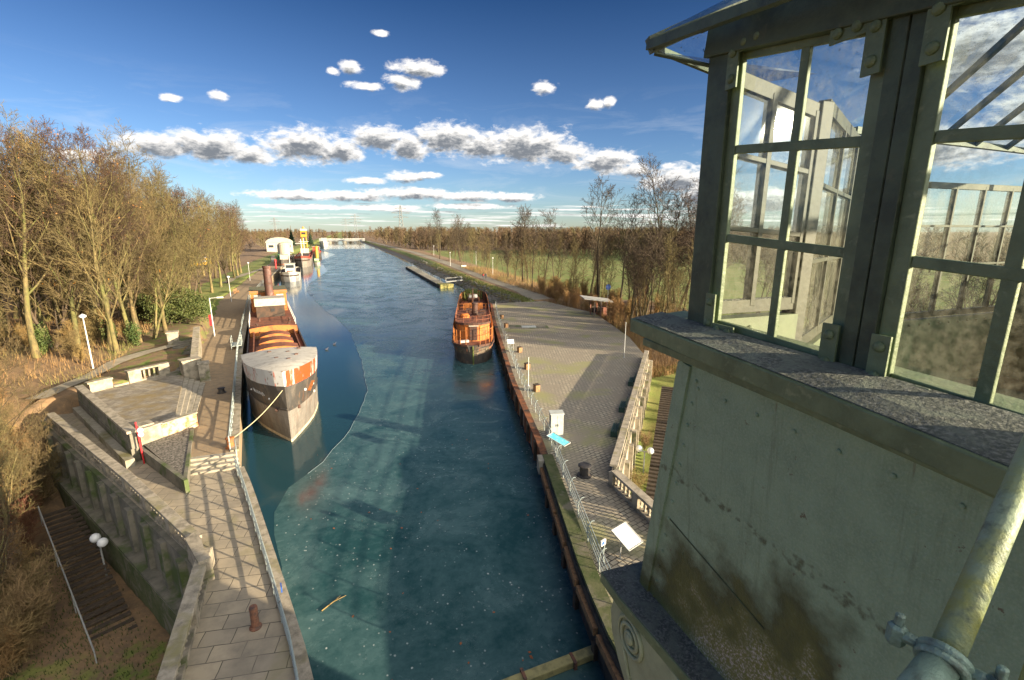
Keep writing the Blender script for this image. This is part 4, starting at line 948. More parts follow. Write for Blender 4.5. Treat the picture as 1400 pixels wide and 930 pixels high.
# red and white range pole with a ring sign
t_ = thing('marker_pole', 'leaning red pole with a pink ring sign beside the terrace wall', 'pole', (-13.6, 35.2, 0)); m_ = MB(); m_.tube([(0, 0, 0), (-.1, .1, 2.9)], .05, 8); m_.build('shaft', 'sign_red', t_, local=True)
for z in (2.35, 2.05): m_ = MB(); m_.lathe((.12, -.02, z), [(.17, -.02), (.17, .02)], 14, 'y'); m_.build('ring_sign', 'sign_pink' if z < 2.2 else 'sign_white', t_, local=True)
# twin round lamps
def twin(label, x, y, z, h):
    t_ = thing('twin_spotlight', label, 'spotlight', (x, y, z)); m_ = MB(); m_.tube([(0, 0, -.3), (0, 0, h)], .05, 8); m_.bar((-.28, .3, h), (.28, -.3, h), .06, .06); m_.build('post', 'pole_grey', t_, local=True)
    for s_ in (-1, 1): m_ = MB(); m_.ball((s_*.3, -s_*.32, h+.16), .27, 14); m_.build('globe', 'globe_white', t_, local=True, smooth=True)
twin('two round white lamps in the green strip below the plaza balustrade', 20.6, 28.5, -3.0, 1.5)
twin('two round white lamps in front of the dark retaining wall in the yard', -14.7, 30.7, -5, 2.4)
# cabinet, boards, benches, shelter
t_ = thing('switch_cabinet', 'tall light grey switch cabinet by the plaza railing', 'cabinet', (13.9, 30.2, 0), R_(-14)); m_ = MB(); m_.box((0, 0, 1.0), (.95, .7, 1.8)); m_.build('body', 'cabinet_grey', t_, local=True, bevel=.03)
m_ = MB(); m_.box((0, 0, .05), (1.0, .75, .1)); m_.build('plinth', 'concrete', t_, local=True); m_ = MB(); m_.box((0, 0, 1.93), (1.05, .8, .07)); m_.build('cap', 'cabinet_grey', t_, local=True)
for s_ in (-.235, .235): m_ = MB(); m_.box((s_, -.36, 1.0), (.44, .02, 1.6)); dr = m_.build('door', 'cabinet_grey', t_, local=True); m_ = MB(); m_.box((s_*.3, -.385, 1.05), (.03, .03, .18)); m_.build('handle', 'black_paint', dr, local=True)
def board(label, x, y, z, w_, h_, tilt, rz, mt, leg=.9):
    t_ = thing('info_board', label, 'sign', (x, y, 0), rz); m_ = MB(); c_, s_ = math.cos(tilt), math.sin(tilt)
    vs = []
    for dz in (-.02, .02):
        for a_, b_ in ((-1, -1), (1, -1), (1, 1), (-1, 1)): vs.append((a_*w_/2, b_*h_/2*c_-dz*s_, z+b_*h_/2*s_+dz*c_))
    m_.add(vs, [(3, 2, 1, 0), (4, 5, 6, 7), (0, 1, 5, 4), (1, 2, 6, 5), (2, 3, 7, 6), (3, 0, 4, 7)]); m_.build('panel', mt, t_, local=True)
    m_ = MB(); q_ = [vs[4], vs[5], vs[6], vs[7]]
    for i in range(4): m_.bar(q_[i], q_[(i+1) % 4], .045, .05)
    m_.build('frame', 'pole_grey', t_, local=True)
    for a_ in (-.8, .8): m_ = MB(); m_.tube([(a_*w_/2, 0, 0), (a_*w_/2, 0, z-.03)], .03, 6); m_.build('leg', 'pole_grey', t_, local=True)
board('white tilted info board with a pink edge beside the cabin ledge', 11.55, 16.9, 1.0, 1.05, 1.15, R_(25), R_(20), 'sign_white')
board('light blue tilted info board on the railing by the cabinet', 12.75, 27.3, 1.2, .75, 1.5, R_(12), R_(30), 'sign_cyan')
board('small white info board at the plaza railing near the rusty ship', 19.3, 56.5, 1.1, .9, .7, R_(40), R_(-10), 'sign_white')
t_ = thing('sign_plate', 'small blue and white plate on a curved railing post', 'sign', (10.2, 16.6, 0)); m_ = MB(); m_.box((-.1, 0, 1.22), (.32, .08, .26), .4); m_.build('plate', 'sign_white', t_, local=True); m_ = MB(); m_.box((-.12, -.045, 1.22), (.2, .02, .18), .4); m_.build('symbol', 'sign_blue', t_, local=True); m_ = MB(); m_.tube([(0, 0, .05), (-.05, .02, .6), (-.02, 0, 1.1)], .03, 6); m_.build('post', 'rail_grey', t_, local=True)
t_ = thing('sign_plate', 'little blue plate on the railing of the near slab quay', 'sign', (-3.45, 18.7, .9)); m_ = MB(); m_.box((0, 0, .0), (.05, .3, .25), .2); m_.build('plate', 'sign_blue', t_, local=True)
bn = (('green bench against the plaza balustrade nearest the cabin', 18.4, 29.3), ('middle green bench in shade along the plaza balustrade', 21.6, 33.4), ('far green bench at the upper end of the plaza balustrade', 26.2, 39.2))
for lb, x, y in bn:
    t_ = thing('park_bench', lb, 'bench', (x, y, 0), math.atan2(23.8, 18.7), 'benches on the plaza'); m_ = MB()
    for i in range(3): m_.box((0, -.15+i*.16, .45), (1.8, .12, .05))
    m_.build('seat', 'bench_green', t_, local=True); m_ = MB()
    for i in range(2): m_.box((0, -.30, .65+i*.17), (1.8, .05, .13))
    m_.build('backrest', 'bench_green', t_, local=True)
    for s_ in (-.75, .75): m_ = MB(); m_.box((s_, 0, .22), (.08, .5, .42)); m_.build('leg', 'bench_green', t_, local=True)
def simple_bench(label, x, y, z, rz, mt):
    t_ = thing('park_bench', label, 'bench', (x, y, z), rz); m_ = MB(); m_.box((0, 0, .48), (2.2, .5, .1)); m_.build('seat', mt, t_, local=True); m_ = MB(); m_.box((0, .3, .8), (2.2, .08, .5)); m_.build('backrest', mt, t_, local=True)
    for s_ in (-.9, .9): m_ = MB(); m_.box((s_, 0, .2), (.15, .5, .44)); m_.build('leg', mt, t_, local=True)
simple_bench('pale bench on the meadow beside the towpath', 47.4, 200, -.3, R_(10), 'sign_white')
simple_bench('wooden bench on the lawn under the left trees', -25.2, 128, .6, R_(80), 'timber_brown')
t_ = thing('shelter', 'small open shelter with tilted grey roof on reddish posts at the plaza edge', 'shelter', (42.5, 75.5, 0), R_(-12)); m_ = MB()
vs = [(-3.0, -1.5, 3.25), (2.4, -1.5, 2.55), (2.4, 1.7, 2.75), (-3.0, 1.7, 3.45)]; m_.add(vs+[(x, y, z+.14) for x, y, z in vs], [(3, 2, 1, 0), (4, 5, 6, 7), (0, 1, 5, 4), (1, 2, 6, 5), (2, 3, 7, 6), (3, 0, 4, 7)]); m_.build('roof', 'pole_grey', t_, local=True)
for x in (-1.0, .2, 2.0):
    for y in (-1.2, 1.3): m_ = MB(); m_.box((x, y, 1.35), (.16, .16, 2.7)); m_.build('post', 'brick_red', t_, local=True)
m_ = MB(); m_.box((.6, 1.3, 1.0), (2.6, .06, 1.2)); m_.build('back_panel', 'timber_dark', t_, local=True); m_ = MB(); m_.box((1.1, 0, .8), (1.0, .8, 1.5)); m_.build('kiosk_box', 'brick_red', t_, local=True)
t_ = thing('round_sign', 'blue round sign behind the shelter roof', 'sign', (47.2, 80.2, 0)); m_ = MB(); m_.tube([(0, 0, 0), (0, 0, 4.4)], .05, 8); m_.build('post', 'pole_grey', t_, local=True); m_ = MB(); m_.lathe((0, 0, 4.5), [(.5, -.04), (.55, 0), (.5, .04)], 16, 'y'); m_.build('disc', 'sign_blue', t_, local=True)
t_ = thing('hatch_cover', 'pale square steel hatch in a dark shadow patch on the plaza paving', 'hatch', (27, 70, .004), R_(-15)); m_ = MB(); m_.box((0, 0, .015), (2.3, 1.6, .03)); m_.build('lid', 'cabinet_grey', t_, local=True); m_ = MB(); m_.box((0, 0, .012), (6.2, 3.0, .016)); m_.build('frame', 'dark_stone', t_, local=True)  # dark plate around the lid stands in for a cast shadow
t_ = thing('gangway', 'small grey green gangway stage at the side of the barge', 'gangway', (-13.8, 66.5, .6), R_(8)); m_ = MB(); m_.box((0, 0, .5), (1.2, 2.2, .1)); m_.build('deck', 'rail_grey', t_, local=True)
for sx in (-.55, .55):
    for sy in (-1, 1): m_ = MB(); m_.tube([(sx, sy, 0), (sx, sy, 1.5)], .04, 6); m_.build('post', 'rail_grey', t_, local=True)
for sx in (-.55, .55): m_ = MB(); m_.tube([(sx, -1, 1.5), (sx, 1, 1.5)], .035, 6); m_.build('handrail', 'rail_grey', t_, local=True)
t_ = thing('branch', 'bare twig lying on the ice', 'branch', (-1.7, 20.4, WATER)); m_ = MB(); m_.tube([(-.5, -.35, .04), (0, .05, .05), (.55, .3, .03)], [.03, .025, .01], 5); m_.build('stem', 'twig_gold', t_, local=True); m_ = MB(); m_.tube([(0, .05, .05), (.3, .35, .04)], [.015, .006], 4); m_.build('side_twig', 'twig_gold', t_, local=True)
# fallen leaves frozen on the ice
random.seed(21); mb = MB()
for i in range(30):
    y = random.uniform(13, 40); x = random.uniform(lerp(y, XL)+2.2, lerp(y, XR)-1.5); r = random.uniform(.025, .06); a = random.random()*6
    mb.add([(x+r*math.cos(a+j*1.57)*(1 if j % 2 else 1.6), y+r*math.sin(a+j*1.57)*(1 if j % 2 else 1.6), WATER+.015+.02*random.random()) for j in range(4)], [(0, 1, 2, 3)])
tag(mb.build('fallen_leaves', 'dry_leaf', origin=(2, 25, WATER)), 'scattered brown leaves frozen on the ice', 'leaves', kind='stuff')

t_ = thing('sun_streak_beam', 'pale beam added as a streak of sunlight across the water at the bottom of the picture', 'beam', (7, 13.9, -1.7)); m_ = MB(); m_.bar((4.2, 13.75, -1.66), (8.4, 14.0, -1.62), .42, .3); m_.build('beam', mat('sun_streak_pale', (.36,.33,.15), .85, (.22,.21,.10), 3, (.45,.65), bump=.3), t_, bevel=.03)  # pale solid bar in place of a sunlit streak on the ice
for f in (.25, .75): m_ = MB(); m_.bar((4.2+4.2*f, 13.63, -1.62), (4.2+4.2*f, 14.13, -1.62), .12, .36); m_.build('added_strap', 'bollard_rust', t_)
# ================================================================ BOATS
def hull(parent, st, rows, mats, name='hull', side=None, flat_top=True, deckmat='rust_deck', deckname='deck'):
    """st: (s, half width at water, half width at deck, deck z); rows: fractions of (deck z) or absolute below; each strip a material slot"""
    m_ = MB(); nr = len(rows); N = len(st)
    for (s, wl, dk, zd) in st:
        for sgn in (-1, 1):
            for (fz, ab) in rows:
                z = fz*zd + ab; t_ = max(0.0, min(1.0, z/zd)) if z > 0 else 0
                hw = wl + (dk-wl)*(t_**1.3) if z > 0 else wl*(1+z*.12)
                m_.v.append((sgn*hw, s, z))
    for i in range(N-1):
        for k in range(nr-1):
            m_.k = mats[k]
            a, b = (2*i)*nr, (2*i+2)*nr
            m_.face((a+k, a+k+1, b+k+1, b+k)); a += nr; b += nr; m_.face((a+k, b+k, b+k+1, a+k+1))
    for i in (0, N-1):
        for k in range(nr-1):
            m_.k = mats[k]; a = 2*i*nr; q = (a+k, a+nr+k, a+nr+k+1, a+k+1); m_.face(q if i == 0 else q[::-1])
    return m_
RZ = math.atan(.153)
bg_ = thing('barge', 'long moored cargo barge with grey hull, white rust streaked bow and orange hatch boards', 'barge', (-5.25, 39.9, WATER), RZ)
ST = []
for s, wl, dk in ((0,.04,.10),(.5,.28,.75),(1.2,.6,1.32),(2.2,1.05,1.95),(3.5,1.6,2.45),(5,2.15,2.8),(7,2.65,3.02),(9,2.95,3.12),(12,3.15,3.2),(20,3.25,3.25),(40,3.25,3.25),(58,3.2,3.25),(64,2.9,3.2),(68,2.2,2.9),(71,1.2,2.3),(72.5,.3,1.4)):
    zd = 4.75 - .25*sst(s, 0, 8) - 1.65*sst(s, 8.6, 10.4) + .0*s; ST.append((s, wl, dk, zd))
ST = sorted(ST + [(8.6, 2.92, 3.11, 4.5), (10.4, 3.02, 3.15, 2.85)])
m_ = hull(bg_, ST, [(0, -1.2), (0, 0.0), (0, .26), (.52, 0), (.56, 0), (.60, 0), (1, 0)], [2, 2, 1, 1, 0, 0])
h_ = m_.build('hull', ['hull_black', 'hull_grey', 'hull_cream'], bg_, local=True)
m_ = MB()                                               # rubbing strake
for sg in (-1, 1): m_.tube([(sg*(wl+(dk-wl)*.475**1.0+.03), s, .60*zd-.03) for s, wl, dk, zd in ST if s < 60], .05, 6)
m_.build('rubbing_strake', 'hull_black', h_, local=True)
def dk_(s): return lerp(s, [(a[0], a[2]) for a in ST])
def zd_(s): return lerp(s, [(a[0], a[3]) for a in ST])
SS = [0, .25, .5, .85, 1.2, 1.7, 2.2, 2.8, 3.5, 4.2, 5, 6, 7, 8, 8.7]
m_ = MB(); n = len(SS)                                  # white bulwark round the bow
for s in SS:
    for sg in (-1, 1):
        for z, o_ in ((zd_(s)+.002, .015), (zd_(s)+1.3, .06+.05*min(s, 1))): m_.v.append((sg*(dk_(s)+o_), s-(.1 if z > zd_(s)+.5 else 0), z))
for i in range(n-1):
    a, b = 4*i, 4*i+4; m_.face((a, a+1, b+1, b)); m_.face((a+2, b+2, b+3, a+3))
m_.face((0, 2, 3, 1)); e = 4*(n-1); m_.face((e, e+1, e+3, e+2))
bw2 = m_.build('bow_bulwark', 'band_white', bg_, local=True)
m_ = MB(); rows_ = 9                                    # cambered fore deck
for s in SS:
    for j in range(rows_):
        f = -1+2*j/(rows_-1); m_.v.append((f*(dk_(s)+.06+.05*min(s, 1)), s-.1, zd_(s)+1.302+.28*(1-f*f)*min(1, s/2)))
for i in range(n-1):
    for j in range(rows_-1): a = i*rows_+j; m_.face((a, a+1, a+rows_+1, a+rows_))
fd = m_.build('foredeck', 'deck_white', bg_, local=True, smooth=True)
m_ = MB()
for x, y in ((.6, 6.5), (-.9, 7.2), (1.6, 7.6), (-.4, 4.2), (.5, 3.2), (1.2, 4.9)): m_.box((x, y, zd_(y)+1.52+.02*abs(x)), (.30, .20, .16), .3)
m_.build('deck_fitting', 'rust_dark', fd, local=True)
# painted remains of the name on the black band (worn, unreadable flecks)
m_ = MB(); random.seed(2)
def on_side(s, fz, sg): 
    wl, dk, zd = lerp(s, [(a[0], a[1]) for a in ST]), dk_(s), zd_(s); return Vector((sg*(wl+(dk-wl)*fz**1.3+.02), s, fz*zd))
for i in range(9):
    s = 2.0+i*.24; a = on_side(s, .76+random.uniform(-.01, .01), -1); b = on_side(s+random.uniform(.02, .14), .83, -1); m_.bar(a, b, .05, .02); 
    if i % 2: m_.bar(on_side(s, .80, -1), on_side(s+.2, .79, -1), .045, .02)
for s, f in ((1.5, .73), (4.8, .76)): a = on_side(s, f, -1); m_.ball(a, .10, 8)
for s, f in ((1.7, .80), (3.4, .80), (4.4, .58)): a = on_side(s, f, 1); m_.ball(a, .13, 8)
m_.build('name_paint', 'pole_white', h_, local=True)
m_ = MB(); a, b = on_side(2.2, .74, 1), on_side(3.0, .88, 1); m_.bar(a, b, .5, .015, up=(0, 0, 1)); m_.build('rust_patch', 'rust_orange', h_, local=True)
for sg in (-1, 1):
    m_ = MB(); a = on_side(1.0, .55, sg); m_.lathe((a.x, a.y, a.z), [(.14, -.12), (.17, 0), (.14, .12)], 10, 'x'); m_.build('hawse_hole', 'rust_dark', h_, local=True)
# decks
def plan(s0, s1, inset, z, z2, nm, mt, par=bg_):
    ss = [s0+(s1-s0)*i/24 for i in range(25)]; m2 = MB(); m2.prism([(dk_(s)-inset, s) for s in ss]+[(-dk_(s)+inset, s) for s in ss[::-1]], z, z2); return m2.build(nm, mt, par, local=True)
plan(8.6, 72.4, .12, 1.9, 2.45, 'deck', 'rust_deck')
for sg in (-1, 1):                                       # gunwale
    m_ = MB()
    ss = [10.4+i*2 for i in range(31)]
    for a, b in zip(ss, ss[1:]): m_.bar((sg*(dk_(a)-.08), a, zd_(a)+.02), (sg*(dk_(b)-.08), b, zd_(b)+.02), .16, .22)
    m_.build('gunwale', 'hull_black', bg_, local=True)
m_ = MB(); m_.box((0, 25, 2.46), (4.9, 27.0, .06)); m_.build('hold_floor', 'hold_dark', bg_, local=True)
for sg in (-1, 1): m_ = MB(); m_.box((sg*2.5, 25, 2.85), (.14, 27.0, .8)); m_.build('hold_coaming', 'rust_deck', bg_, local=True)
for sg in (-1, 1): m_ = MB(); m_.box((sg*2.05, 25, 2.52), (.75, 27.0, .10)); m_.build('side_board', 'rust_dark', bg_, local=True)
def arch(s, half, z0, h, rise, depth, nm, mt, topm):
    m2 = MB(); K = 10; pr_ = [(-half+2*half*i/K, z0+h+rise*(1-(-1+2*i/K)**2)) for i in range(K+1)]
    vs = [(x, s, z) for x, z in pr_]+[(half, s, z0), (-half, s, z0)]; q = [(x, s+.12, z) for x, _, z in vs]; nn_ = len(vs)
    m2.add(vs+q, [tuple(range(nn_))[::-1], tuple(range(nn_, 2*nn_))]+[(i, (i+1) % nn_, nn_+(i+1) % nn_, nn_+i) for i in range(nn_)])
    o2 = m2.build(nm, mt, bg_, local=True); m3 = MB()
    for i in range(K): a, b = pr_[i], pr_[i+1]; m3.add([(a[0], s+.125, a[1]), (b[0], s+.125, b[1]), (b[0], s+depth, b[1]), (a[0], s+depth, a[1]), (a[0], s+.125, a[1]-.1), (b[0], s+.125, b[1]-.1), (b[0], s+depth, b[1]-.1), (a[0], s+depth, a[1]-.1)], [(0, 1, 2, 3), (7, 6, 5, 4), (0, 4, 5, 1), (2, 6, 7, 3)])
    m3.build('cover_board', topm, o2, local=True)
    m4 = MB()
    for x in (-.6*half, -.1*half, .55*half): m4.lathe((x, s-.005, z0+h*.55), [(.09, -.01), (.09, .02)], 8, 'y')
    m4.build('bolt_hole', 'black_paint', o2, local=True)
for s, hf, rise in ((20.6, 2.3, .35), (24.4, 1.95, .4), (28.4, 1.8, .4)): arch(s, hf, 2.5, .75, rise, 2.4, 'hatch_board', 'rust_orange', 'rust_deck')
arch(33.0, 3.0, 2.5, 1.15, .3, 1.2, 'hatch_board', 'rust_orange', 'rust_deck')
for s in (18.5, 31.0): m_ = MB(); m_.box((-1.2, s, 2.85), (2.4, .25, .3)); m_.build('cross_beam', 'timber_brown', bg_, local=True)
m_ = MB(); m_.box((-1.0, 15, 2.8), (3.6, .2, .25)); m_.build('cross_beam', 'timber_brown', bg_, local=True)
# engine casing with the white top, wheel house and funnel
plan(34.4, 71.5, .15, 2.452, 3.0, 'aft_deck', 'rust_deck')
m_ = MB(); m_.box((0, 48.5, 3.9), (4.2, 3.6, 1.9)); cs = m_.build('engine_casing', 'hold_dark', bg_, local=True)
m_ = MB(); m_.box((0, 48.4, 5.45), (4.5, 3.8, 1.2)); m_.build('white_screen', 'house_white', cs, local=True); m_ = MB(); m_.box((.3, 46.67, 4.1), (.6, .05, .5)); m_.build('port_hole', 'black_paint', cs, local=True)
m_ = MB(); m_.box((0, 57.0, 4.7), (5.6, 8.0, 3.5)); wh = m_.build('wheelhouse', 'rust_orange', bg_, local=True)
m_ = MB(); m_.box((0, 57.0, 6.53), (6.0, 8.5, .16)); m_.build('roof', 'roof_green', wh, local=True)
m_ = MB(); m_.box((0, 52.9, 6.45), (5.9, .2, .5)); m_.build('eave_board', 'rust_orange', wh, local=True)
for sg in (-1, 1): m_ = MB(); m_.box((sg*1.75, 52.97, 5.35), (1.15, .06, 1.25)); wi = m_.build('window', 'house_white', wh, local=True); m_ = MB(); m_.box((sg*1.75, 52.93, 5.35), (.95, .02, 1.05)); m_.build('pane', 'hull_ltgrey', wi, local=True)
m_ = MB(); m_.box((0, 66, 4.0), (3.6, 5, 2.0)); m_.build('aft_cabin', 'rust_deck', bg_, local=True)
m_ = MB(); m_.lathe((.15, 51.6, 3.0), [(.85, 0), (.82, .3), (.68, .5), (.62, 7.6), (.70, 7.75), (.70, 8.0), (.6, 8.02)], 20); m_.build('funnel', 'funnel_brown', bg_, local=True, smooth=False)
m_ = MB(); m_.lathe((.15, 51.6, 7.9), [(.67, 0), (.67, .35)], 20); m_.build('funnel_band', 'rust_dark', bg_, local=True)
for sg in (-1, 1):
    rl = None
    m_ = MB()
    for z in (3.5, 4.0): m_.tube([(sg*3.1, 38, z), (sg*3.1, 58, z)], .035, 6)
    rl = m_.build('side_railing', 'pole_white', bg_, local=True); m_ = MB()
    for i in range(9): m_.tube([(sg*3.1, 38+i*2.5, 2.9), (sg*3.1, 38+i*2.5, 4.0)], .035, 6)
    m_.build('stanchion', 'pole_white', rl, local=True)
for s, x in ((36.5, 2.1), (37.5, -2.1), (41, 2.4), (43, -1.8)): m_ = MB(); m_.lathe((x, s, 2.95), [(.22, 0), (.16, .1), (.16, .5), (.24, .55), (.2, .65)], 12); m_.build('mooring_post', 'rust_dark', bg_, local=True)

# the rusty ship by the plaza
RZ2 = -math.atan(.26)
rs = thing('rusty_ship', 'rust red derelict ship with railed deckhouse, black hull and weedy stem by the plaza', 'ship', (14.6, 57.6, WATER), RZ2)
ST2 = [(0,.25,.7,2.5),(.4,1.0,1.5,2.5),(1.0,1.55,2.05,2.45),(2,2.05,2.5,2.4),(3.5,2.4,2.75,2.35),(6,2.6,2.85,2.3),(12,2.65,2.9,2.2),(30,2.65,2.9,2.2),(38,2.5,2.85,2.4),(42,2.1,2.65,2.7),(45,1.3,2.1,2.9),(46.6,.5,1.2,3.0),(47,.1,.4,3.0)]
m_ = hull(rs, ST2, [(0, -1.2), (0, 0), (.55, 0), (.82, 0), (1, 0)], [0, 0, 1, 0]); h2 = m_.build('hull', ['hull_black', mat('hull_brown', (.13,.10,.07), .75, (.05,.045,.04), 1.1, (.42,.6), (.25,.2,.12), 2, (.56,.68))], rs, local=True)
def dk2(s): return lerp(s, [(a[0], a[2]) for a in ST2])
def z2_(s): return lerp(s, [(a[0], a[3]) for a in ST2])
def plan2(s0, s1, inset, z, z2, nm, mt, par=rs, n=30):
    ss = [s0+(s1-s0)*i/n for i in range(n+1)]; m2 = MB(); m2.prism([(max(.05, dk2(s)-inset), s) for s in ss]+[(-max(.05, dk2(s)-inset), s) for s in ss[::-1]], z, z2); return m2.build(nm, mt, par, local=True)
ss = [0, .2, .4, .7, 1, 1.5, 2, 2.7, 3.5, 4.7] + list(range(6, 46, 2)) + [46.2, 46.8]
for sg in (-1, 1):
    m_ = MB()
    for a, b in zip(ss, ss[1:]): m_.bar((sg*(dk2(a)+.03), a, z2_(a)-.05), (sg*(dk2(b)+.03), b, z2_(b)-.05), .18, .26)
    m_.build('rubbing_rim', 'rust_dark', h2, local=True)
plan2(0.1, 46.8, .08, 1.7, 2.2, 'deck', 'rust_deck')
m_ = MB(); m_.box((.0, -.05, 1.15), (.16, .3, 2.5)); m_.build('stem_post', 'weed', h2, local=True)
m_ = MB(); m_.box((-1.2, 2.3, 2.55), (1.2, .5, .3), .35); m_.build('deck_locker', 'hull_ltgrey', rs, local=True)
# deckhouse with curved front
dh = []
K = 12
pl = [(-2.25, 15.0)] + [(-2.25*math.cos(math.pi*i/K)*1.0, 5.2-1.5*math.sin(math.pi*i/K)) for i in range(K+1)] + [(2.25, 15.0)]
m_ = MB()
for a, b in zip(pl, pl[1:]): m_.wall(a, b, .08, 2.2, 4.55)
hs_ = m_.build('deckhouse', 'rust_orange', rs, local=True)
m_ = MB(); pl2 = [(x*1.06, (y-5.2)*1.12+5.2 if y < 5.2 else y) for x, y in pl]; m_.prism(pl2, 4.56, 4.68); rf2 = m_.build('deckhouse_roof', 'rust_deck', hs_, local=True)
m_ = MB()
for a, b in zip(pl2, pl2[1:]): m_.bar((a[0], a[1], 4.62), (b[0], b[1], 4.62), .12, .28)
m_.build('roof_edge', 'rust_dark', rf2, local=True)
for x, y, w_, r_, mt in ((-1.35, 4.0, .95, .62, 'rust_bright'), (.05, 3.62, 1.0, 0, 'rust_dark'), (1.3, 3.98, .85, -.6, 'rust_bright'), (2.0, 4.62, .55, -1.05, 'rust_dark')):
    m_ = MB(); m_.box((x, y, 3.3), (w_, .05, 1.9), -r_ if False else (-r_)); dr = m_.build('door', mt, hs_, local=True); m_ = MB(); m_.box((x+.3*w_, y-.05, 3.3), (.05, .05, .16)); m_.build('handle', 'black_paint', dr, local=True)
m_ = MB(); m_.bar((-.55, 3.5, 4.35), (.75, 3.5, 4.35), .05, .14); m_.build('name_board', 'house_white', hs_, local=True)
def shiprail(pts, z0, z1, n, mt, nm='railing'):
    m2 = MB()
    for f in (.5, 1): m2.tube([(x, y, z0(y)+(z1)*f) for x, y in pts], .035, 5)
    o2 = m2.build(nm, mt, rs, local=True); m2 = MB()
    for p_, hd in along([Vector((x, y)) for x, y in pts], n): m2.tube([(p_.x, p_.y, z0(p_.y)), (p_.x, p_.y, z0(p_.y)+z1)], .04, 5)
    m2.build('stanchion', mt, o2, local=True)
shiprail(pl2, lambda y: 4.68, 1.0, .9, 'rust_deck')
for sg in (-1, 1): shiprail([(sg*(dk2(s)-.1), s) for s in (.15, .4, .9, 1.6, 2.6, 4, 6, 10, 16)], lambda y: z2_(y), 1.9, .9, 'rust_orange')
shiprail([(-2.2, 15.2), (2.2, 15.2)], lambda y: 4.6, 1.0, .7, 'rust_orange')
for sg in (-1, 1): shiprail([(sg*(dk2(s)-.15), s) for s in (16, 22, 28, 33)], lambda y: z2_(y), 1.1, 1.2, 'rust_orange')
m_ = MB(); m_.lathe((-1.2, 8.5, 4.69), [(.7, 0), (.7, .35), (.5, .5), (.1, .55)], 14); m_.build('ventilator', 'rust_bright', rf2, local=True)
m_ = MB(); m_.lathe((.3, 10.5, 4.69), [(.45, 0), (.4, 1.6), (.48, 1.65), (.42, 1.8)], 12); m_.build('stub_funnel', 'rust_dark', rf2, local=True)
for x, y in ((1.2, 9), (1.5, 12), (-.6, 12.8)): m_ = MB(); m_.box((x, y, 4.95), (.9, 1.1, .5)); m_.build('skylight', 'rust_dark', rf2, local=True)
m_ = MB(); m_.tube([(0, 14, 4.6), (0, 14, 8.2)], .07, 8); m_.tube([(-.9, 14, 7.3), (.9, 14, 7.3)], .04, 6); m_.build('mast', 'rust_dark', rs, local=True)
# after part: well with inner bulkheads and machinery
for sg in (-1, 1):
    m_ = MB(); s3 = [28, 31, 34, 36, 38, 40, 42, 43.5, 45, 46, 46.7]
    for a, b in zip(s3, s3[1:]): m_.wall((sg*(dk2(a)-.1), a), (sg*(dk2(b)-.1), b), .1, 2.2, 4.0)
    m_.build('bulwark', 'rust_orange', rs, local=True)
for i in range(10):
    for sg in (-1, 1): m_ = MB(); s = 28.5+i*1.8; m_.bar((sg*(dk2(s)-.2), s, 2.2), (sg*(dk2(s)-.2), s, 3.95), .12, .12); m_.build('rib', 'rust_dark', rs, local=True)
for x, y, sx, sy, sz, mt in ((-.2, 19, 3.6, 5, .9, 'rust_deck'), (0, 26.5, 3.4, .2, 1.9, 'rust_orange'), (.6, 30.5, 1.5, 1.6, 1.5, 'rust_dark'), (-.9, 29, 1.2, .2, 1.5, 'rust_bright'), (0, 36, 2.2, 2.8, 1.6, 'rust_dark'), (-.2, 34, .2, 4, 1.5, 'rust_orange'), (1.1, 34, .15, 6, 1.6, 'rust_orange')):
    m_ = MB(); m_.box((x, y, 2.2+sz/2), (sx, sy, sz)); m_.build('bulkhead' if sz > 1 else 'hatch', mt, rs, local=True)
m_ = MB(); m_.lathe((.3, 36, 3.8), [(.5, 0), (.5, .5), (.2, .7)], 12); m_.box((-.6, 35.6, 4.1), (.5, .5, .5)); m_.build('winch', 'hull_ltgrey', rs, local=True)
random.seed(5); m_ = MB()
for i in range(260):
    x, y = random.gauss(-.5, .9), random.gauss(43, 1.0); m_.bar((x, y, 2.3+random.random()*.4), (x+random.uniform(-.3, .3), y+random.uniform(-.3, .3), 3.9+random.random()*.8), .09, .02)
m_.build('weed_growth', 'weed', rs, local=True)

def small_boat(name, label, cat, loc, rz, L, W, zd, hmat, deckm, houses, band=None):
    t_ = thing(name, label, cat, loc, rz); st_ = [(0, .05, .3, zd*1.3), (L*.04, W*.25, W*.34, zd*1.22), (L*.1, W*.38, W*.45, zd*1.12), (L*.2, W*.47, W*.5, zd), (L*.9, W*.47, W*.5, zd), (L, W*.3, W*.4, zd*1.05)]
    m2 = hull(t_, st_, [(0, -.8), (0, 0), (.8, 0), (1, 0)], [0, 0, 1 if band else 0]); m2.build('hull', [hmat, band or hmat], t_, local=True)
    m2 = MB(); m2.prism([(a[2]*.95, a[0]) for a in st_]+[(-a[2]*.95, a[0]) for a in st_[::-1]], zd*.7, zd*.86); m2.build('deck', deckm, t_, local=True)
    for nm, x, s, sx, sy, z0, sz, mt in houses: m2 = MB(); m2.box((x, s, z0+sz/2), (sx, sy, sz)); m2.build(nm, mt, t_, local=True)
    return t_
t_ = small_boat('tug', 'light grey tug with dark well deck and mast, moored behind the long barge', 'tug', (-18.3, 176, WATER), R_(4), 34, 6.6, 2.7, 'hull_ltgrey', 'hold_dark', [('wheelhouse', 0, 13, 3.2, 3.5, 2.4, 3.0, 'hull_ltgrey'), ('roof', 0, 13, 3.7, 4, 5.42, .15, 'house_white'), ('window', 0, 11.22, 2.6, .05, 4.0, 1.0, 'glass_dark'), ('winch', 0, 6, 1.8, 1.2, 2.3, 1.0, 'paint_red'), ('engine_house', 0, 21, 3.2, 9, 2.4, 1.3, 'hull_ltgrey')], 'house_white')
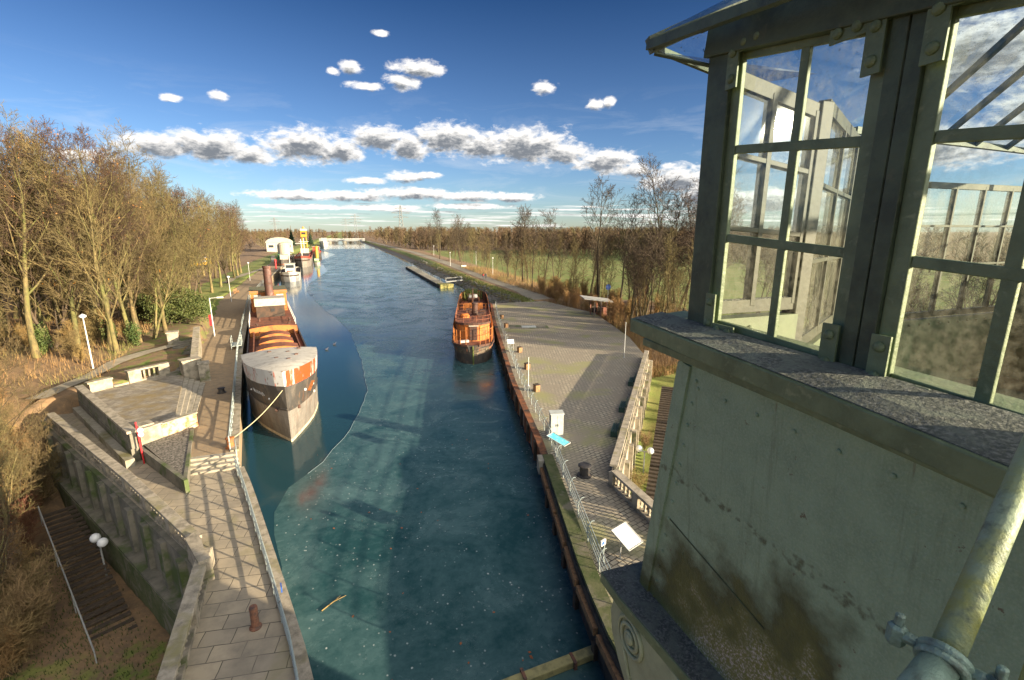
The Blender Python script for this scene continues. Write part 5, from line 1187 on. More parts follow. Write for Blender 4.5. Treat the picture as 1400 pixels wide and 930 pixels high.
m_ = MB(); m_.tube([(0, 15, 5.5), (0, 15, 10.5)], .12, 6); m_.tube([(-1.2, 15, 9), (1.2, 15, 9)], .08, 6); m_.build('mast', 'pole_white', t_, local=True)
t_ = small_boat('cargo_boat', 'black hulled boat lying inside the grey cargo barge', 'boat', (-25.5, 222, WATER), R_(4), 40, 6.0, 4.0, 'hull_black', 'rust_deck', [('cabin', 0, 28, 3.4, 6, 3.6, 2.4, 'house_white'), ('hold', 0, 12, 4, 12, 3.4, .8, 'rust_dark')])
t_ = small_boat('cargo_boat', 'grey cargo barge with red edged open deck further down the left bank', 'barge', (-19.6, 246, WATER), R_(2.5), 66, 7.8, 4.2, 'hull_grey', 'hold_dark', [('coaming', 0, 28, 6, 38, 3.7, .9, 'paint_red'), ('hold', 0, 28, 5.2, 36, 4.3, .5, 'hold_dark'), ('wheelhouse', 0, 56, 4.4, 5, 3.6, 3.6, 'house_white'), ('roof', 0, 56, 4.8, 5.4, 7.22, .2, 'paint_red')], 'paint_red')
for s in (8, 50): m_ = MB(); m_.tube([(0, s, 4), (0, s, 13)], .16, 6); m_.tube([(-2.5, s, 11), (2.5, s, 11)], .12, 6); m_.build('mast', 'pole_white', t_, local=True)
t_ = small_boat('motor_boat', 'small white and green boat beside the red edged barge', 'boat', (-14.4, 268, WATER), R_(2), 9, 3.2, 1.5, 'house_white', 'paint_green', [('cabin', 0, 4.5, 2.2, 3.2, 1.2, 1.6, 'house_white'), ('roof', 0, 4.5, 2.5, 3.5, 2.82, .2, 'paint_green')], 'paint_green')
t_ = thing('dolphin_post', 'tall yellow mooring post in the water by the small white and green boat', 'mooring post', (-14.9, 285, WATER)); m_ = MB(); m_.tube([(0, 0, -1), (0, 0, 8)], .8, 10); m_.build('pile', 'paint_yellow', t_, local=True); m_ = MB(); m_.lathe((0, 0, 8), [(.95, 0), (.95, .4), (.2, .9)], 10); m_.build('cap', 'paint_yellow', t_, local=True)
t_ = small_boat('tug', 'far red and dark boat with a white wheelhouse on the left bank', 'tug', (-18.5, 345, WATER), R_(2), 26, 6.5, 3.4, 'hull_black', 'rust_deck', [('wheelhouse', 0, 10, 4, 4, 3, 3.6, 'paint_red'), ('roof', 0, 10, 4.4, 4.4, 6.62, .2, 'house_white'), ('engine_house', 0, 18, 4, 8, 3, 1.5, 'paint_red')], 'paint_red')
t_ = small_boat('cargo_boat', 'pale boat farthest away beside the bridge', 'boat', (-21.5, 560, WATER), R_(1), 60, 9, 5, 'hull_ltgrey', 'house_white', [('wheelhouse', 0, 40, 6, 8, 4.4, 4.5, 'house_white'), ('roof', 0, 40, 6.5, 8.5, 8.92, .25, 'hull_ltgrey')])
# mooring platform
t_ = thing('mooring_platform', 'long low concrete mooring platform with a mossy yellow end off the right bank', 'platform', (28, 180, -1)); m_ = MB(); m_.prism([(25.7, 224), (26.0, 146), (28.6, 146), (29.4, 224)], -3, -.85); m_.build('deck', 'concrete', t_)
m_ = MB(); m_.prism([(25.9, 145.9), (26.1, 141), (30.2, 141.6), (30.2, 146.4), (28.6, 145.9)], -3, -.6); m_.build('end_block', mat('moss_yellow', (.30,.27,.10), .9, (.16,.17,.06), 1.2, (.4,.6)), t_)
m_ = MB(); m_.prism([(25.55, 224), (25.85, 141), (26.0, 141), (25.7, 224)], -3, -1.1); m_.build('fender', 'timber_dark', t_)
t_ = thing('access_bridge', 'narrow footbridge from the bank to the mooring platform', 'footbridge', (31, 150, -1)); m_ = MB(); m_.bar((29.5, 150, -.7), (34.8, 150, -.35), 1.4, .2); m_.build('deck', 'pole_grey', t_)
for dy in (-.65, .65): m_ = MB(); m_.tube([(29.5, 150+dy, .4), (34.8, 150+dy, .7)], .05, 6); m_.tube([(29.5, 150+dy, -.6), (29.5, 150+dy, .4)], .05, 6); m_.tube([(34.8, 150+dy, -.3), (34.8, 150+dy, .7)], .05, 6); m_.build('handrail', 'pole_grey', t_)

# ================================================================ THINGS FAR OFF
t_ = thing('bridge', 'low grey bridge across the far end of the canal', 'bridge', (-3, 740, 0)); m_ = MB(); m_.box((-3, 740, 1.6), (62, 8, 1.6)); m_.build('deck', 'far_steel', t_)
for x in (-19, 1, 20): m_ = MB(); m_.box((x, 740, -.8), (3, 6, 3.4)); m_.build('pier', 'concrete', t_)
for y in (736, 744): m_ = MB(); m_.box((-3, y, 4.2), (62, .3, .4)); m_.box((-3, y, 3.1), (62, .3, .3)); m_.build('railing', 'pole_white', t_)
def pylon(label, x, y, h, wires=True):
    t2 = thing('pylon', label, 'pylon', (x, y, 0), 0, 'power pylons on the horizon'); m2 = MB(); w0, w1 = h*.10, h*.018; N = 9
    q = lambda f: (w0+(w1-w0)*f**.7)
    for sx, sy in ((-1, -1), (1, -1), (1, 1), (-1, 1)): m2.tube([(sx*q(i/N), sy*q(i/N), h*i/N) for i in range(N+1)], h*.006, 4)
    for i in range(N):
        a, b = q(i/N), q((i+1)/N)
        for (x0, y0, x1, y1) in ((-1, -1, 1, -1), (1, -1, 1, 1), (1, 1, -1, 1), (-1, 1, -1, -1)): m2.tube([(x0*a, y0*a, h*i/N), (x1*b, y1*b, h*(i+1)/N)], h*.004, 3); m2.tube([(x1*a, y1*a, h*i/N), (x0*b, y0*b, h*(i+1)/N)], h*.004, 3)
    m2.build('lattice', 'far_steel', t2, local=True)
    for f, wd in ((.66, .22), (.78, .27), (.90, .17)): m2 = MB(); m2.tube([(-h*wd, 0, h*f), (h*wd, 0, h*f)], h*.007, 4); m2.tube([(-h*wd, 0, h*f), (0, 0, h*(f+.06)), (h*wd, 0, h*f)], h*.005, 3); m2.build('cross_arm', 'far_steel', t2, local=True)
pylon('pylon beside the far end of the canal, on the right bank', 20, 900, 44); pylon('tallest pylon rising out of the right hand wood', 90, 820, 56); pylon('smallest pylon seen above the wood on the far left bank', -150, 1250, 46); pylon('pylon just left of the canal end behind the bridge', 6, 1350, 48)
# left bank yard
t_ = thing('work_crane', 'yellow crane tower with grey cabin on the left bank', 'crane', (-35, 485, .5)); m_ = MB()
for sx in (-2, 2):
    for sy in (-2, 2): m_.bar((sx, sy, -1), (sx*.8, sy*.8, 9), .5, .5)
m_.box((0, 0, 4.5), (4.5, 4.5, .5)); m_.build('portal', 'paint_yellow', t_, local=True); m_ = MB(); m_.box((0, 0, 12), (5, 5, 5.5)); m_.build('cabin', 'paint_orange', t_, local=True); m_ = MB(); m_.box((0, 0, 15.6), (5.4, 5.4, 1.6)); m_.build('roof', 'cabinet_grey', t_, local=True); m_ = MB(); m_.lathe((0, 0, 16.4), [(1, 0), (.9, 1.5), (.2, 2.2)], 8); m_.build('top', 'paint_orange', t_, local=True); m_ = MB(); m_.box((0, -2.55, 12.5), (3.6, .1, 1.8)); m_.build('window', 'glass_dark', t_, local=True)
t_ = thing('boat_hall', 'pale hall with a rounded roof behind the left bank', 'hall', (-46, 395, .5), R_(8)); m_ = MB(); K = 10; m_.box((0, 0, 3), (17, 34, 7)); m_.build('wall', 'house_white', t_, local=True); m_ = MB()
pr_ = [(-9*math.cos(math.pi*i/K), 6.5+3.6*math.sin(math.pi*i/K)) for i in range(K+1)]
for a, b in zip(pr_, pr_[1:]): m_.add([(a[0], -17.5, a[1]), (b[0], -17.5, b[1]), (b[0], 17.5, b[1]), (a[0], 17.5, a[1])], [(0, 1, 2, 3)])
m_.add([(x, -17.4, z) for x, z in pr_], [tuple(range(K+1))]); m_.build('roof', 'roof_pale', t_, local=True); m_ = MB(); m_.box((0, -17.1, 3), (5, .2, 5)); m_.build('door', 'hull_ltgrey', t_, local=True)
for x in (-5.5, 5.5): m_ = MB(); m_.box((x, -17.1, 4), (3, .2, 1.6)); m_.build('window', 'glass_dark', t_, local=True)
t_ = thing('silo', 'round pale tank at the bank beside the black hulled boat', 'tank', (-32.5, 299, .5)); m_ = MB(); m_.lathe((0, 0, 0), [(3.2, 0), (3.2, 7), (2.4, 8), (.5, 8.4)], 20); m_.build('shell', 'roof_pale', t_, local=True); m_ = MB(); m_.tube([(-3.3, -.5, 0), (-3.3, -.5, 8)], .12, 5); m_.build('ladder', 'far_steel', t_, local=True)
t_ = thing('work_machine', 'bright green work machine on the quay by the round tank', 'machine', (-29.6, 254, .6), R_(15)); m_ = MB(); m_.box((0, 0, 1.5), (3.2, 4.2, 1.6)); m_.build('body', 'paint_green', t_, local=True); m_ = MB(); m_.box((0, -.6, 2.9), (2.2, 2, 1.4)); m_.build('cab', 'paint_green', t_, local=True)
for sx in (-1.5, 1.5):
    for sy in (-1.3, 1.3): m_ = MB(); m_.lathe((sx, sy, .65), [(.65, -.2), (.65, .2)], 14, 'x'); m_.build('wheel', 'black_paint', t_, local=True)
t_ = thing('van', 'white van parked on the left bank in front of the boat hall', 'van', (-33, 290, .5), R_(8)); m_ = MB(); m_.box((0, 0, 1.4), (2.2, 5.4, 1.9)); m_.build('body', 'house_white', t_, local=True, bevel=.15); m_ = MB(); m_.box((0, -2.72, 1.85), (1.8, .05, .7)); m_.build('windscreen', 'glass_dark', t_, local=True)
for sx in (-1.0, 1.0):
    for sy in (-1.7, 1.7): m_ = MB(); m_.lathe((sx, sy, .4), [(.4, -.15), (.4, .15)], 12, 'x'); m_.build('wheel', 'black_paint', t_, local=True)
for lb, x, y, mt in (('red sign post on the left bank before the green machine', -25.9, 206, 'sign_red'), ('red barrel shaped buoy standing on the far quay', -30, 300, 'paint_red')):
    t_ = thing('marker_post', lb, 'post', (x, y, .6)); m_ = MB(); m_.tube([(0, 0, -.4), (0, 0, 3.2)], .3, 8); m_.build('shaft', mt, t_, local=True); m_ = MB(); m_.ball((0, 0, 3.4), .4, 8); m_.build('top', mt, t_, local=True)
# orange wagons standing behind the wood on the left
for i, (lb, x, y, rz, mt) in enumerate((('orange yellow wagon with windows behind the left wood, nearest one', -64.5, 152, 25, 'paint_orange'), ('second orange wagon behind the left wood', -58.5, 181, 14, 'paint_orange'), ('shorter yellow wagon at the far end of the orange ones', -53.5, 216, 8, 'paint_yellow'))):
    t_ = thing('rail_wagon', lb, 'wagon', (x, y, .9), R_(-rz)); L = 22 if i < 2 else 12; m_ = MB(); m_.box((0, 0, 2.5), (3, L, 2.6)); m_.build('body', mt, t_, local=True, bevel=.1); m_ = MB(); m_.box((0, 0, 3.95), (2.7, L-.5, .3)); m_.build('roof', 'hull_ltgrey', t_, local=True)
    for k in range(5 if i < 2 else 3):
        for sx in (-1.52, 1.52): m_ = MB(); m_.box((sx, -L/2+2.2+k*(L-4.4)/4, 2.9), (.04, 2.2, 1.0)); m_.build('window', 'hull_ltgrey', t_, local=True)
    for sy in (-L/3, L/3): m_ = MB(); m_.box((0, sy, .55), (2.4, 3, .9)); m_.build('bogie', 'black_paint', t_, local=True)
t_ = thing('brick_house', 'narrow brick house with a tall white pointed gable among the right hand trees', 'house', (60.5, 89, -.4), R_(-30)); m_ = MB(); m_.box((0, 0, 2.2), (2.6, 3.4, 4.6)); m_.build('wall', 'brick_red', t_, local=True); m_ = MB()
m_.add([(-1.4, -1.8, 4.5), (1.4, -1.8, 4.5), (1.4, 1.8, 4.5), (-1.4, 1.8, 4.5), (0, -.6, 9.2), (0, .6, 9.2)], [(0, 1, 4), (1, 2, 5, 4), (2, 3, 5), (3, 0, 4, 5), (3, 2, 1, 0)]); m_.build('roof', 'house_white', t_, local=True); m_ = MB(); m_.box((0, -1.72, 1.0), (.9, .06, 2.0)); m_.build('door', 'timber_dark', t_, local=True); m_ = MB(); m_.box((0, -1.72, 3.2), (.8, .06, .9)); m_.build('window', 'house_white', t_, local=True)
# two walkers on the towpath
def person(label, x, y, z, hd, top, legs, st=1):
    t2 = thing('person', label, 'person', (x, y, z), hd, 'walkers on the towpath')
    V = [(0,0,.95),(0,.0,1.2),(0,.02,1.42),(0,.02,1.52),(0,.03,1.66),(0,.03,1.76),(.10,0,.9),(.11,.10*st,.5),(.11,.02*st,.08),(.11,.16*st,.04),(-.10,0,.9),(-.11,-.06*st,.5),(-.11,-.26*st,.1),(-.11,-.14*st,.04),(.21,0,1.40),(.26,-.08*st,1.13),(.25,-.02*st,.88),(.25,.02*st,.78),(-.21,0,1.40),(-.26,.08*st,1.13),(-.25,.18*st,.92),(-.25,.22*st,.83)]
    E_ = [(0,1),(1,2),(2,3),(3,4),(4,5),(0,6),(6,7),(7,8),(8,9),(0,10),(10,11),(11,12),(12,13),(2,14),(14,15),(15,16),(16,17),(2,18),(18,19),(19,20),(20,21)]
    rad = [.16,.17,.15,.06,.10,.08,.10,.075,.05,.04,.10,.075,.05,.04,.07,.052,.038,.035,.07,.052,.038,.035]
    me = bpy.data.meshes.new('body'); me.from_pydata(V, E_, []); o = bpy.data.objects.new('body', me); C.objects.link(o); o.parent = t2
    for m in (legs, top, 'skin'): me.materials.append(M[m])
    o.modifiers.new('skin', 'SKIN')
    for i, r in enumerate(rad): me.skin_vertices[0].data[i].radius = (r, r)
    me.skin_vertices[0].data[0].use_root = True
    s_ = o.modifiers.new('smooth', 'SUBSURF'); s_.levels = 1; s_.render_levels = 1
    me.materials.clear(); me.materials.append(M[legs])
    m2 = MB(); m2.lathe((0, .01, .92), [(.19, 0), (.20, .1), (.20, .25), (.23, .42), (.20, .52), (.09, .58)], 12); m2.build('jacket', top, t2, local=True)
    m2 = MB(); m2.ball((0, .03, 1.70), .115, 10, 1.15); m2.build('head', 'skin', t2, local=True, smooth=True); m2 = MB(); m2.ball((0, 0, 1.745), .122, 10, .95); m2.build('hair', 'hair_brown', t2, local=True, smooth=True)
person('walker in a red jacket on the towpath', 40.7, 146.0, .26, R_(5), 'cloth_red', 'cloth_dark'); person('walker in dark clothes beside the one in red', 41.7, 146.4, .26, R_(5), 'cloth_dark', 'cloth_dark', -1)
# ================================================================ VEGETATION
GA = 2.39996
def grow(seed, h, r0, spread=.9, first=.3, n1=15, n2=9, n3=6, n4=3, up=.25, lean=(0, 0), twig=.013, leaves=0, fork=1, len1=.42):
    rnd = random.Random(seed); tr, cr, lf = MB(), MB(), MB()
    def seg_path(p, d, L, n, wob, trop):
        pts = [p.copy()]; d = d.copy()
        for i in range(n):
            d = (d + Vector((rnd.gauss(0, wob), rnd.gauss(0, wob), rnd.gauss(0, wob)+trop))).normalized(); p = p + d*(L/n); pts.append(p.copy())
        return pts
    def at(pts, f):
        k = f*(len(pts)-1); i = min(int(k), len(pts)-2); q = pts[i].lerp(pts[i+1], k-i); return q, (pts[i+1]-pts[i]).normalized()
    def side(d, ang, az):
        a = d.cross(Vector((.3, .7, .2))).normalized(); b = d.cross(a); return (d*math.cos(ang) + (a*math.cos(az)+b*math.sin(az))*math.sin(ang)).normalized()
    for k in range(fork):
        d0 = Vector((lean[0], lean[1], 1)).normalized() if fork == 1 else side(Vector((lean[0], lean[1], 1)).normalized(), .22+.1*rnd.random(), k*2.4+seed)
        hk = h*(1 if k == 0 else rnd.uniform(.75, .97)); rk = r0*(1 if fork == 1 else .75)
        tp_ = seg_path(Vector((0, 0, -.3)), d0, hk, 9, .045, .05); nt_ = len(tp_)
        tr.tube(tp_, [rk*(1.35 if i == 0 else (1-.88*i/(nt_-1))) for i in range(nt_)], 7, False)
        for i in range(n1):
            f = first + (1-first)*(i+.5*rnd.random())/n1; q, d = at(tp_, min(f, .99)); az_ = i*GA+seed
            L = hk*len1*(1-.62*((f-first)/(1-first))**1.3)*rnd.uniform(.7, 1.1)*(.62+.38*min(1, (f-first)*6+.3)); rr = max(.02, rk*(1-.88*f)*.5)
            bp = seg_path(q, side(d, spread*rnd.uniform(.65, 1.05), az_), L, 5, .10, up*.35); tr.tube(bp, [rr*(1-.72*j/5) for j in range(6)], 5, False)
            for j in range(n2):
                f2 = .18+.82*(j+rnd.random()*.6)/n2; q2, d2 = at(bp, min(f2, .99)); L2 = L*.48*(1-.55*f2)*rnd.uniform(.65, 1.2)+.35
                b2 = seg_path(q2, side(d2, rnd.uniform(.45, .95), j*GA+i), L2, 3, .12, up*.3); r2 = max(.016, rr*(1-.72*f2)*.55); cr.tube(b2, [r2, r2*.75, r2*.55, r2*.4], 3, False)
                for m in range(n3):
                    f3 = .2+.8*(m+rnd.random()*.5)/n3; q3, d3 = at(b2, min(f3, .99)); L3 = max(.35, L2*.5*(1-.4*f3)*rnd.uniform(.6, 1.3)); b3 = seg_path(q3, side(d3, rnd.uniform(.4, .9), m*GA+j), L3, 2, .12, up*.3); cr.tube(b3, [twig*1.15, twig*.9, twig*.55], 3, False)
                    for u_ in range(n4):
                        q4, d4 = at(b3, .25+.7*(u_+rnd.random()*.5)/n4); e = q4 + side(d4, rnd.uniform(.35, .85), u_*GA+m)*(L3*rnd.uniform(.35, .7)); cr.tube([q4, e], [twig*.75, twig*.4], 3, False)
                        if leaves and rnd.random() < leaves:
                            s_ = rnd.uniform(.05, .10); v1 = Vector((rnd.gauss(0, 1), rnd.gauss(0, 1), rnd.gauss(0, 1))).normalized()*s_; v2 = v1.cross(Vector((rnd.gauss(0, 1), rnd.gauss(0, 1), 1))).normalized()*s_; lf.add([e-v1, e+v2, e+v1, e-v2], [(0, 1, 2, 3)])
    return tr, cr, lf
PROTO = []
HIDE = []
def proto(seed, bark, twigm, h, r0, **kw):
    tr, cr, lf = grow(seed, h, r0, **kw)
    t_ = tr.build('trunk', bark, local=True, smooth=True); c_ = cr.build('crown', twigm, local=True); l_ = lf.build('dry_leaves', 'dry_leaf', local=True) if lf.v else None
    for o in (t_, c_, l_):
        if o is not None: C.objects.unlink(o)
    return (h, t_, c_, l_)
def plant(pr_, name, label, cat, x, y, h, rz, group, z=None, sq=1.0):
    t_ = bpy.data.objects.new(name, None); C.objects.link(t_); t_.location = (x, y, gz(x, y) if z is None else z); t_.rotation_euler = (0, 0, rz); s_ = h/pr_[0]; t_.scale = (s_*sq, s_*sq, s_); tag(t_, label, cat, group)
    for o in pr_[1:]:
        if o is not None: c_ = o.copy(); C.objects.link(c_); c_.parent = t_
    return t_
Lw = [proto(1, 'bark', 'twig', 22, .34, spread=.72, first=.22, n1=20, n2=10, n3=6, n4=3, len1=.40, twig=.016),
      proto(2, 'bark', 'twig_olive', 20, .28, spread=.66, first=.18, n1=20, n2=10, n3=6, n4=3, len1=.42, twig=.016),
      proto(3, 'bark', 'twig', 24, .36, spread=.8, first=.30, n1=18, n2=10, n3=7, n4=3, len1=.42, twig=.016, leaves=.10),
      proto(4, 'bark_dark', 'twig_olive', 19, .26, spread=.62, first=.15, n1=20, n2=9, n3=6, n4=3, len1=.44, twig=.016, fork=2)]
Rw = [proto(11, 'bark_dark', 'twig_dark', 20, .24, spread=.75, first=.50, n1=13, n2=8, n3=5, n4=3, len1=.36, twig=.023),
      proto(12, 'bark_dark', 'twig_dark', 18, .20, spread=.6, first=.42, n1=13, n2=8, n3=5, n4=3, len1=.36, twig=.023),
      proto(13, 'bark_dark', 'twig_dark', 21, .30, spread=.66, first=.32, n1=14, n2=9, n3=6, n4=3, len1=.40, twig=.021, fork=3),
      proto(14, 'bark', 'twig_olive', 12, .11, spread=.55, first=.2, n1=13, n2=7, n3=5, n4=2, len1=.32, twig=.014)]
Sh = [proto(21, 'twig_gold', 'twig_gold', 4.2, .045, spread=.5, first=.1, n1=9, n2=6, n3=4, n4=2, len1=.5, twig=.010, fork=5),
      proto(22, 'twig_brush', 'twig_brush', 4.5, .05, spread=.6, first=.1, n1=9, n2=6, n3=5, n4=2, len1=.5, twig=.010, fork=5)]
rnd = random.Random(77)
# --- wood on the left bank
gl = 'bare trees of the wood on the left bank'
edge_trees = [(-26.5, 66.0, 22, 2), (-24.6, 68.5, 19, 0), (-28.6, 63.5, 20, 1), (-23.2, 73, 17, 1), (-31, 61, 21, 2), (-35, 57, 20, 0), (-24.8, 80, 19, 3), (-33, 68, 22, 1), (-40, 60, 23, 2), (-27, 75, 21, 0), (-30, 72, 23, 2), (-46, 62, 22, 1), (-38, 66, 21, 3), (-24.5, 86, 19, 1), (-27.5, 90, 20, 0), (-26.5, 97, 19, 2), (-30, 84, 21, 1)]
special = {0: 'tall sunlit tree with straight trunk standing just behind the footpath', 3: 'slim trunk at the wood edge left of the evergreen bush', 4: 'thick trunked tree with rusty leaves at the left edge of the clearing'}
for i, (x, y, h, k) in enumerate(edge_trees): plant(Lw[k], 'bare_tree', special.get(i, 'bare tree in the dense brown wood behind the terrace'), 'tree', x, y, h, rnd.random()*6.28, gl)
# the leaning double trunk by the bush
lt = proto(31, 'bark', 'twig_olive', 15, .27, spread=.6, first=.35, n1=12, n2=8, n3=6, n4=3, len1=.42, lean=(.42, .1), twig=.015, fork=2)
plant(lt, 'leaning_tree', 'leaning forked tree with sunlit orange brown trunk beside the evergreen bush', 'tree', -23.6, 69.8, 13, .4, gl)
n = 0; cand = []
while n < 132:
    y = 62 + 200*rnd.random()**1.35; x = lerp(y, XQ) - 6 - (1.0*sst(y, 110, 150))*2 - rnd.random()**1.1*(26+y*.22)
    if any((x-a)**2+(y-b)**2 < (2.8+y*.012)**2 for a, b in cand): continue
    cand.append((x, y)); n += 1
    plant(Lw[rnd.choice((0, 1, 2, 3, 0, 1))], 'bare_tree', 'bare tree in the dense brown wood left of the canal', 'tree', x, y, rnd.uniform(18, 24)*(1+.12*sst(y, 85, 130)-.2*sst(y, 170, 250)), rnd.random()*6.28, gl)
for i in range(9):                                        # row beside the park lawn
    y = 96+i*11.5; x = lerp(y, XQ)-3.0-rnd.random()*1.5; plant(Lw[(i*3) % 4], 'bare_tree', 'round crowned bare tree in the row on the lawn beside the left quay', 'tree', x, y, rnd.uniform(18, 22), rnd.random()*6.28, 'bare trees on the lawn of the left quay')
# trees down in the yard at the left edge
for lb, x, y, h, k, rz in (('bare yellow lit tree rising from the yard at the left picture edge', -24.5, 39.5, 12, 3, 1.0), ('leaning bare tree in the yard, nearer to the mossy wall', -20.5, 34, 9.5, 1, 2.2), ('tall bare tree with orange leaves on the yard slope', -31.5, 50, 17, 2, 3.0), ('many stemmed tree at the far left of the yard', -29, 43.5, 14, 3, 4.2), ('thin bare sapling on the mossy yard ground', -19, 29.5, 7, 1, .3), ('low branched bare tree on the yard slope above the dark steps', -22, 37.5, 9, 3, 5.0), ('bent bare tree at the lower left corner of the yard', -17.2, 26.6, 8, 2, 1.7)): plant(Lw[k], 'bare_tree', lb, 'tree', x, y, h, rz, gl)
def on_steps(x, y):
    ax, ay, bx, by = -12.0, 23.9, -19.7, 36.4; t_ = max(0, min(1, ((x-ax)*(bx-ax)+(y-ay)*(by-ay))/((bx-ax)**2+(by-ay)**2)))
    return math.hypot(x-ax-t_*(bx-ax), y-ay-t_*(by-ay)) < 1.75 or math.hypot(x+14.7, y-30.2) < 1.9
gs = 'bare shrubs in the yard below the left balustrade'
for i in range(46):
    y = 27+rnd.random()*26; x = lerp(y, XB) - 2.5 - rnd.random()**1.3*13
    if on_steps(x, y): continue
    plant(Sh[i % 2], 'bare_shrub', 'leafless yellow brown shrub on the yard slope under the balustrade', 'shrub', x, y, rnd.uniform(2.2, 4.6), rnd.random()*6.28, gs)
Sr = proto(23, 'twig_red', 'twig_red', 4.0, .04, spread=.5, first=.1, n1=9, n2=6, n3=4, n4=2, len1=.5, twig=.010, fork=6)
for i in range(60):
    y = 22.5+rnd.random()*17; x = lerp(y, XB) - 3.2 - rnd.random()**1.2*9
    if on_steps(x, y): continue
    plant(Sr if i % 5 == 0 else Sh[i % 2], 'bare_shrub', 'reddish leafless shrub in the yard' if i % 5 == 0 else 'leafless yellow brown shrub on the yard slope under the balustrade', 'shrub', x, y, rnd.uniform(2.6, 5.0), rnd.random()*6.28, 'reddish shrubs in the yard' if i % 5 == 0 else gs)
for i in range(26):
    y = 58+rnd.random()*38; x = lerp(y, XQ) - 7.5 - rnd.random()*15
    plant(Sh[(i+1) % 2], 'bare_shrub', 'leafless brown shrub among the trunks of the left wood', 'shrub', x, y, rnd.uniform(1.8, 4.0), rnd.random()*6.28, 'bare shrubs under the left wood')
# --- right bank
gr_ = 'bare trees beside the plaza and towpath'
pro = [(49.6, 134, 20.5, 0, 'left one of the twin tall trees behind the towpath'), (51.0, 133.2, 20, 1, 'right one of the twin tall trees behind the towpath'), (47.5, 112.6, 18.5, 1, 'slender tall tree between the twin trees and the shelter'), (49.3, 87.5, 24, 0, 'tall flat topped tree just behind the shelter'), (47.8, 76.5, 20, 1, 'tall forked tree right of the flat topped one, above the shelter'), (53.6, 73.9, 15, 1, 'smaller bare tree left of the broad many stemmed tree'), (55.9, 71, 26, 2, 'broad many stemmed bare tree, highest on the right bank'), (62.5, 70.5, 24, 2, 'bare tree half hidden behind the cabin corner post'), (48, 258, 24, 0, 'far bare tree standing out above the wood, beside the towpath'), (55, 240, 22, 2, 'round bare tree beyond the white bench')]
for x, y, h, k, lb in pro: plant(Rw[k], 'bare_tree', lb, 'tree', x, y, h, rnd.random()*6.28, gr_)
for i in range(88):
    y = 58 + 192*rnd.random()**1.5; base = lerp(y, RB)+1.8 if y < 96 else lerp(y, XP)+6.5; x = base + rnd.random()**1.5*13 + 1.0
    plant(Rw[3 if rnd.random() < .62 else 1], 'thin_tree', 'thin young bare tree in the belt along plaza and towpath', 'tree', x, y, rnd.uniform(8, 15), rnd.random()*6.28, gr_)
for i in range(26):
    y = 255 + 480*rnd.random(); x = lerp(y, XP)+8+rnd.random()*30
    plant(Rw[rnd.choice((0, 1, 3, 2))], 'bare_tree', 'distant bare tree along the far towpath', 'tree', x, y, rnd.uniform(13, 19), rnd.random()*6.28, gr_)
for i in range(12):
    y = rnd.uniform(55, 90); x = rnd.uniform(64, 84); plant(Rw[rnd.choice((2, 1, 3))], 'bare_tree', 'bare tree seen through the glass of the cabin', 'tree', x*1.1, y*.8, rnd.uniform(12, 20), rnd.random()*6.28, gr_)
for i in range(13):
    x = rnd.uniform(47, 78); y = 44-(x-47)*.95+rnd.uniform(-7, 9); plant(Rw[rnd.choice((0, 1, 2, 1, 3))], 'bare_tree', 'bare tree on the slope behind the cabin, right of the plaza', 'tree', x, y, rnd.uniform(11, 18), rnd.random()*6.28, gr_)
for x, y, h in ((57.5, 83.5, 12), (58.8, 86, 9), (55.5, 81, 11)): plant(Rw[3], 'thin_tree', 'thin young bare tree in front of the brick house', 'tree', x, y, h, rnd.random()*6.28, gr_)
gb = 'dry brush behind the plaza'
for i in range(72):
    y = 47 + 70*rnd.random(); base = lerp(y, RB)+.9 if y < 96 else lerp(y, XP)+5.5; x = base + rnd.random()**1.4*11
    plant(Sh[rnd.choice((0, 0, 1))], 'bare_shrub', 'dry golden brown shrub at the edge of the plaza', 'shrub', x, y, rnd.uniform(1.8, 4.4), rnd.random()*6.28, gb)
for i in range(14):
    y = rnd.uniform(26, 46); x = lerp(y, RB)+1.2+rnd.random()*8
    if abs((x-17.6)*18.5-(y-22)*14.9)/23.8 < 1.8: continue
    plant(Sh[1], 'bare_shrub', 'bare shrub in the green strip below the plaza balustrade', 'shrub', x, y, rnd.uniform(1.2, 2.6), rnd.random()*6.28, 'shrubs below the plaza balustrade')
# dry grass and brush as a mass
def blades(pts, hmin, hmax, wd, rnd):
    m2 = MB()
    for x, y in pts:
        z = gz(x, y); h = rnd.uniform(hmin, hmax); a = rnd.random()*6.28; dx, dy = math.cos(a)*wd, math.sin(a)*wd; lx, ly = rnd.gauss(0, .22)*h, rnd.gauss(0, .22)*h
        m2.add([(x-dx, y-dy, z-.05), (x+dx, y+dy, z-.05), (x+lx, y+ly, z+h)], [(0, 1, 2)])
    return m2
pts = []
for i in range(16000):
    y = 47+150*rnd.random()**1.6; base = lerp(y, RB)+.3 if y < 96 else lerp(y, XP)+5.0; pts.append((base+rnd.random()**1.8*12, y))
tag(blades(pts, .5, 1.7, .022, rnd).build('dry_undergrowth', 'dry_grass', origin=(45, 90, 0)), 'dry golden undergrowth along the edge of the plaza', 'undergrowth', kind='stuff')
pts = []
for i in range(9000):
    y = 53+55*rnd.random(); pts.append((lerp(y, XQ)-6-rnd.random()**1.2*24, y))
tag(blades(pts, .3, 1.2, .022, rnd).build('wood_undergrowth', 'dry_grass', origin=(-35, 70, 1)), 'dry undergrowth between the trunks of the left wood', 'undergrowth', kind='stuff')
pts = []
for i in range(9000):
    y = 97+130*rnd.random()**1.4; f = .5+.5*rnd.random(); pts.append((lerp(y, XRW)+f*(lerp(y, XP)-lerp(y, XRW)), y))
mat('bank_grass', (.10,.12,.03), .9, (.19,.15,.06), .3, (.42,.6)); 
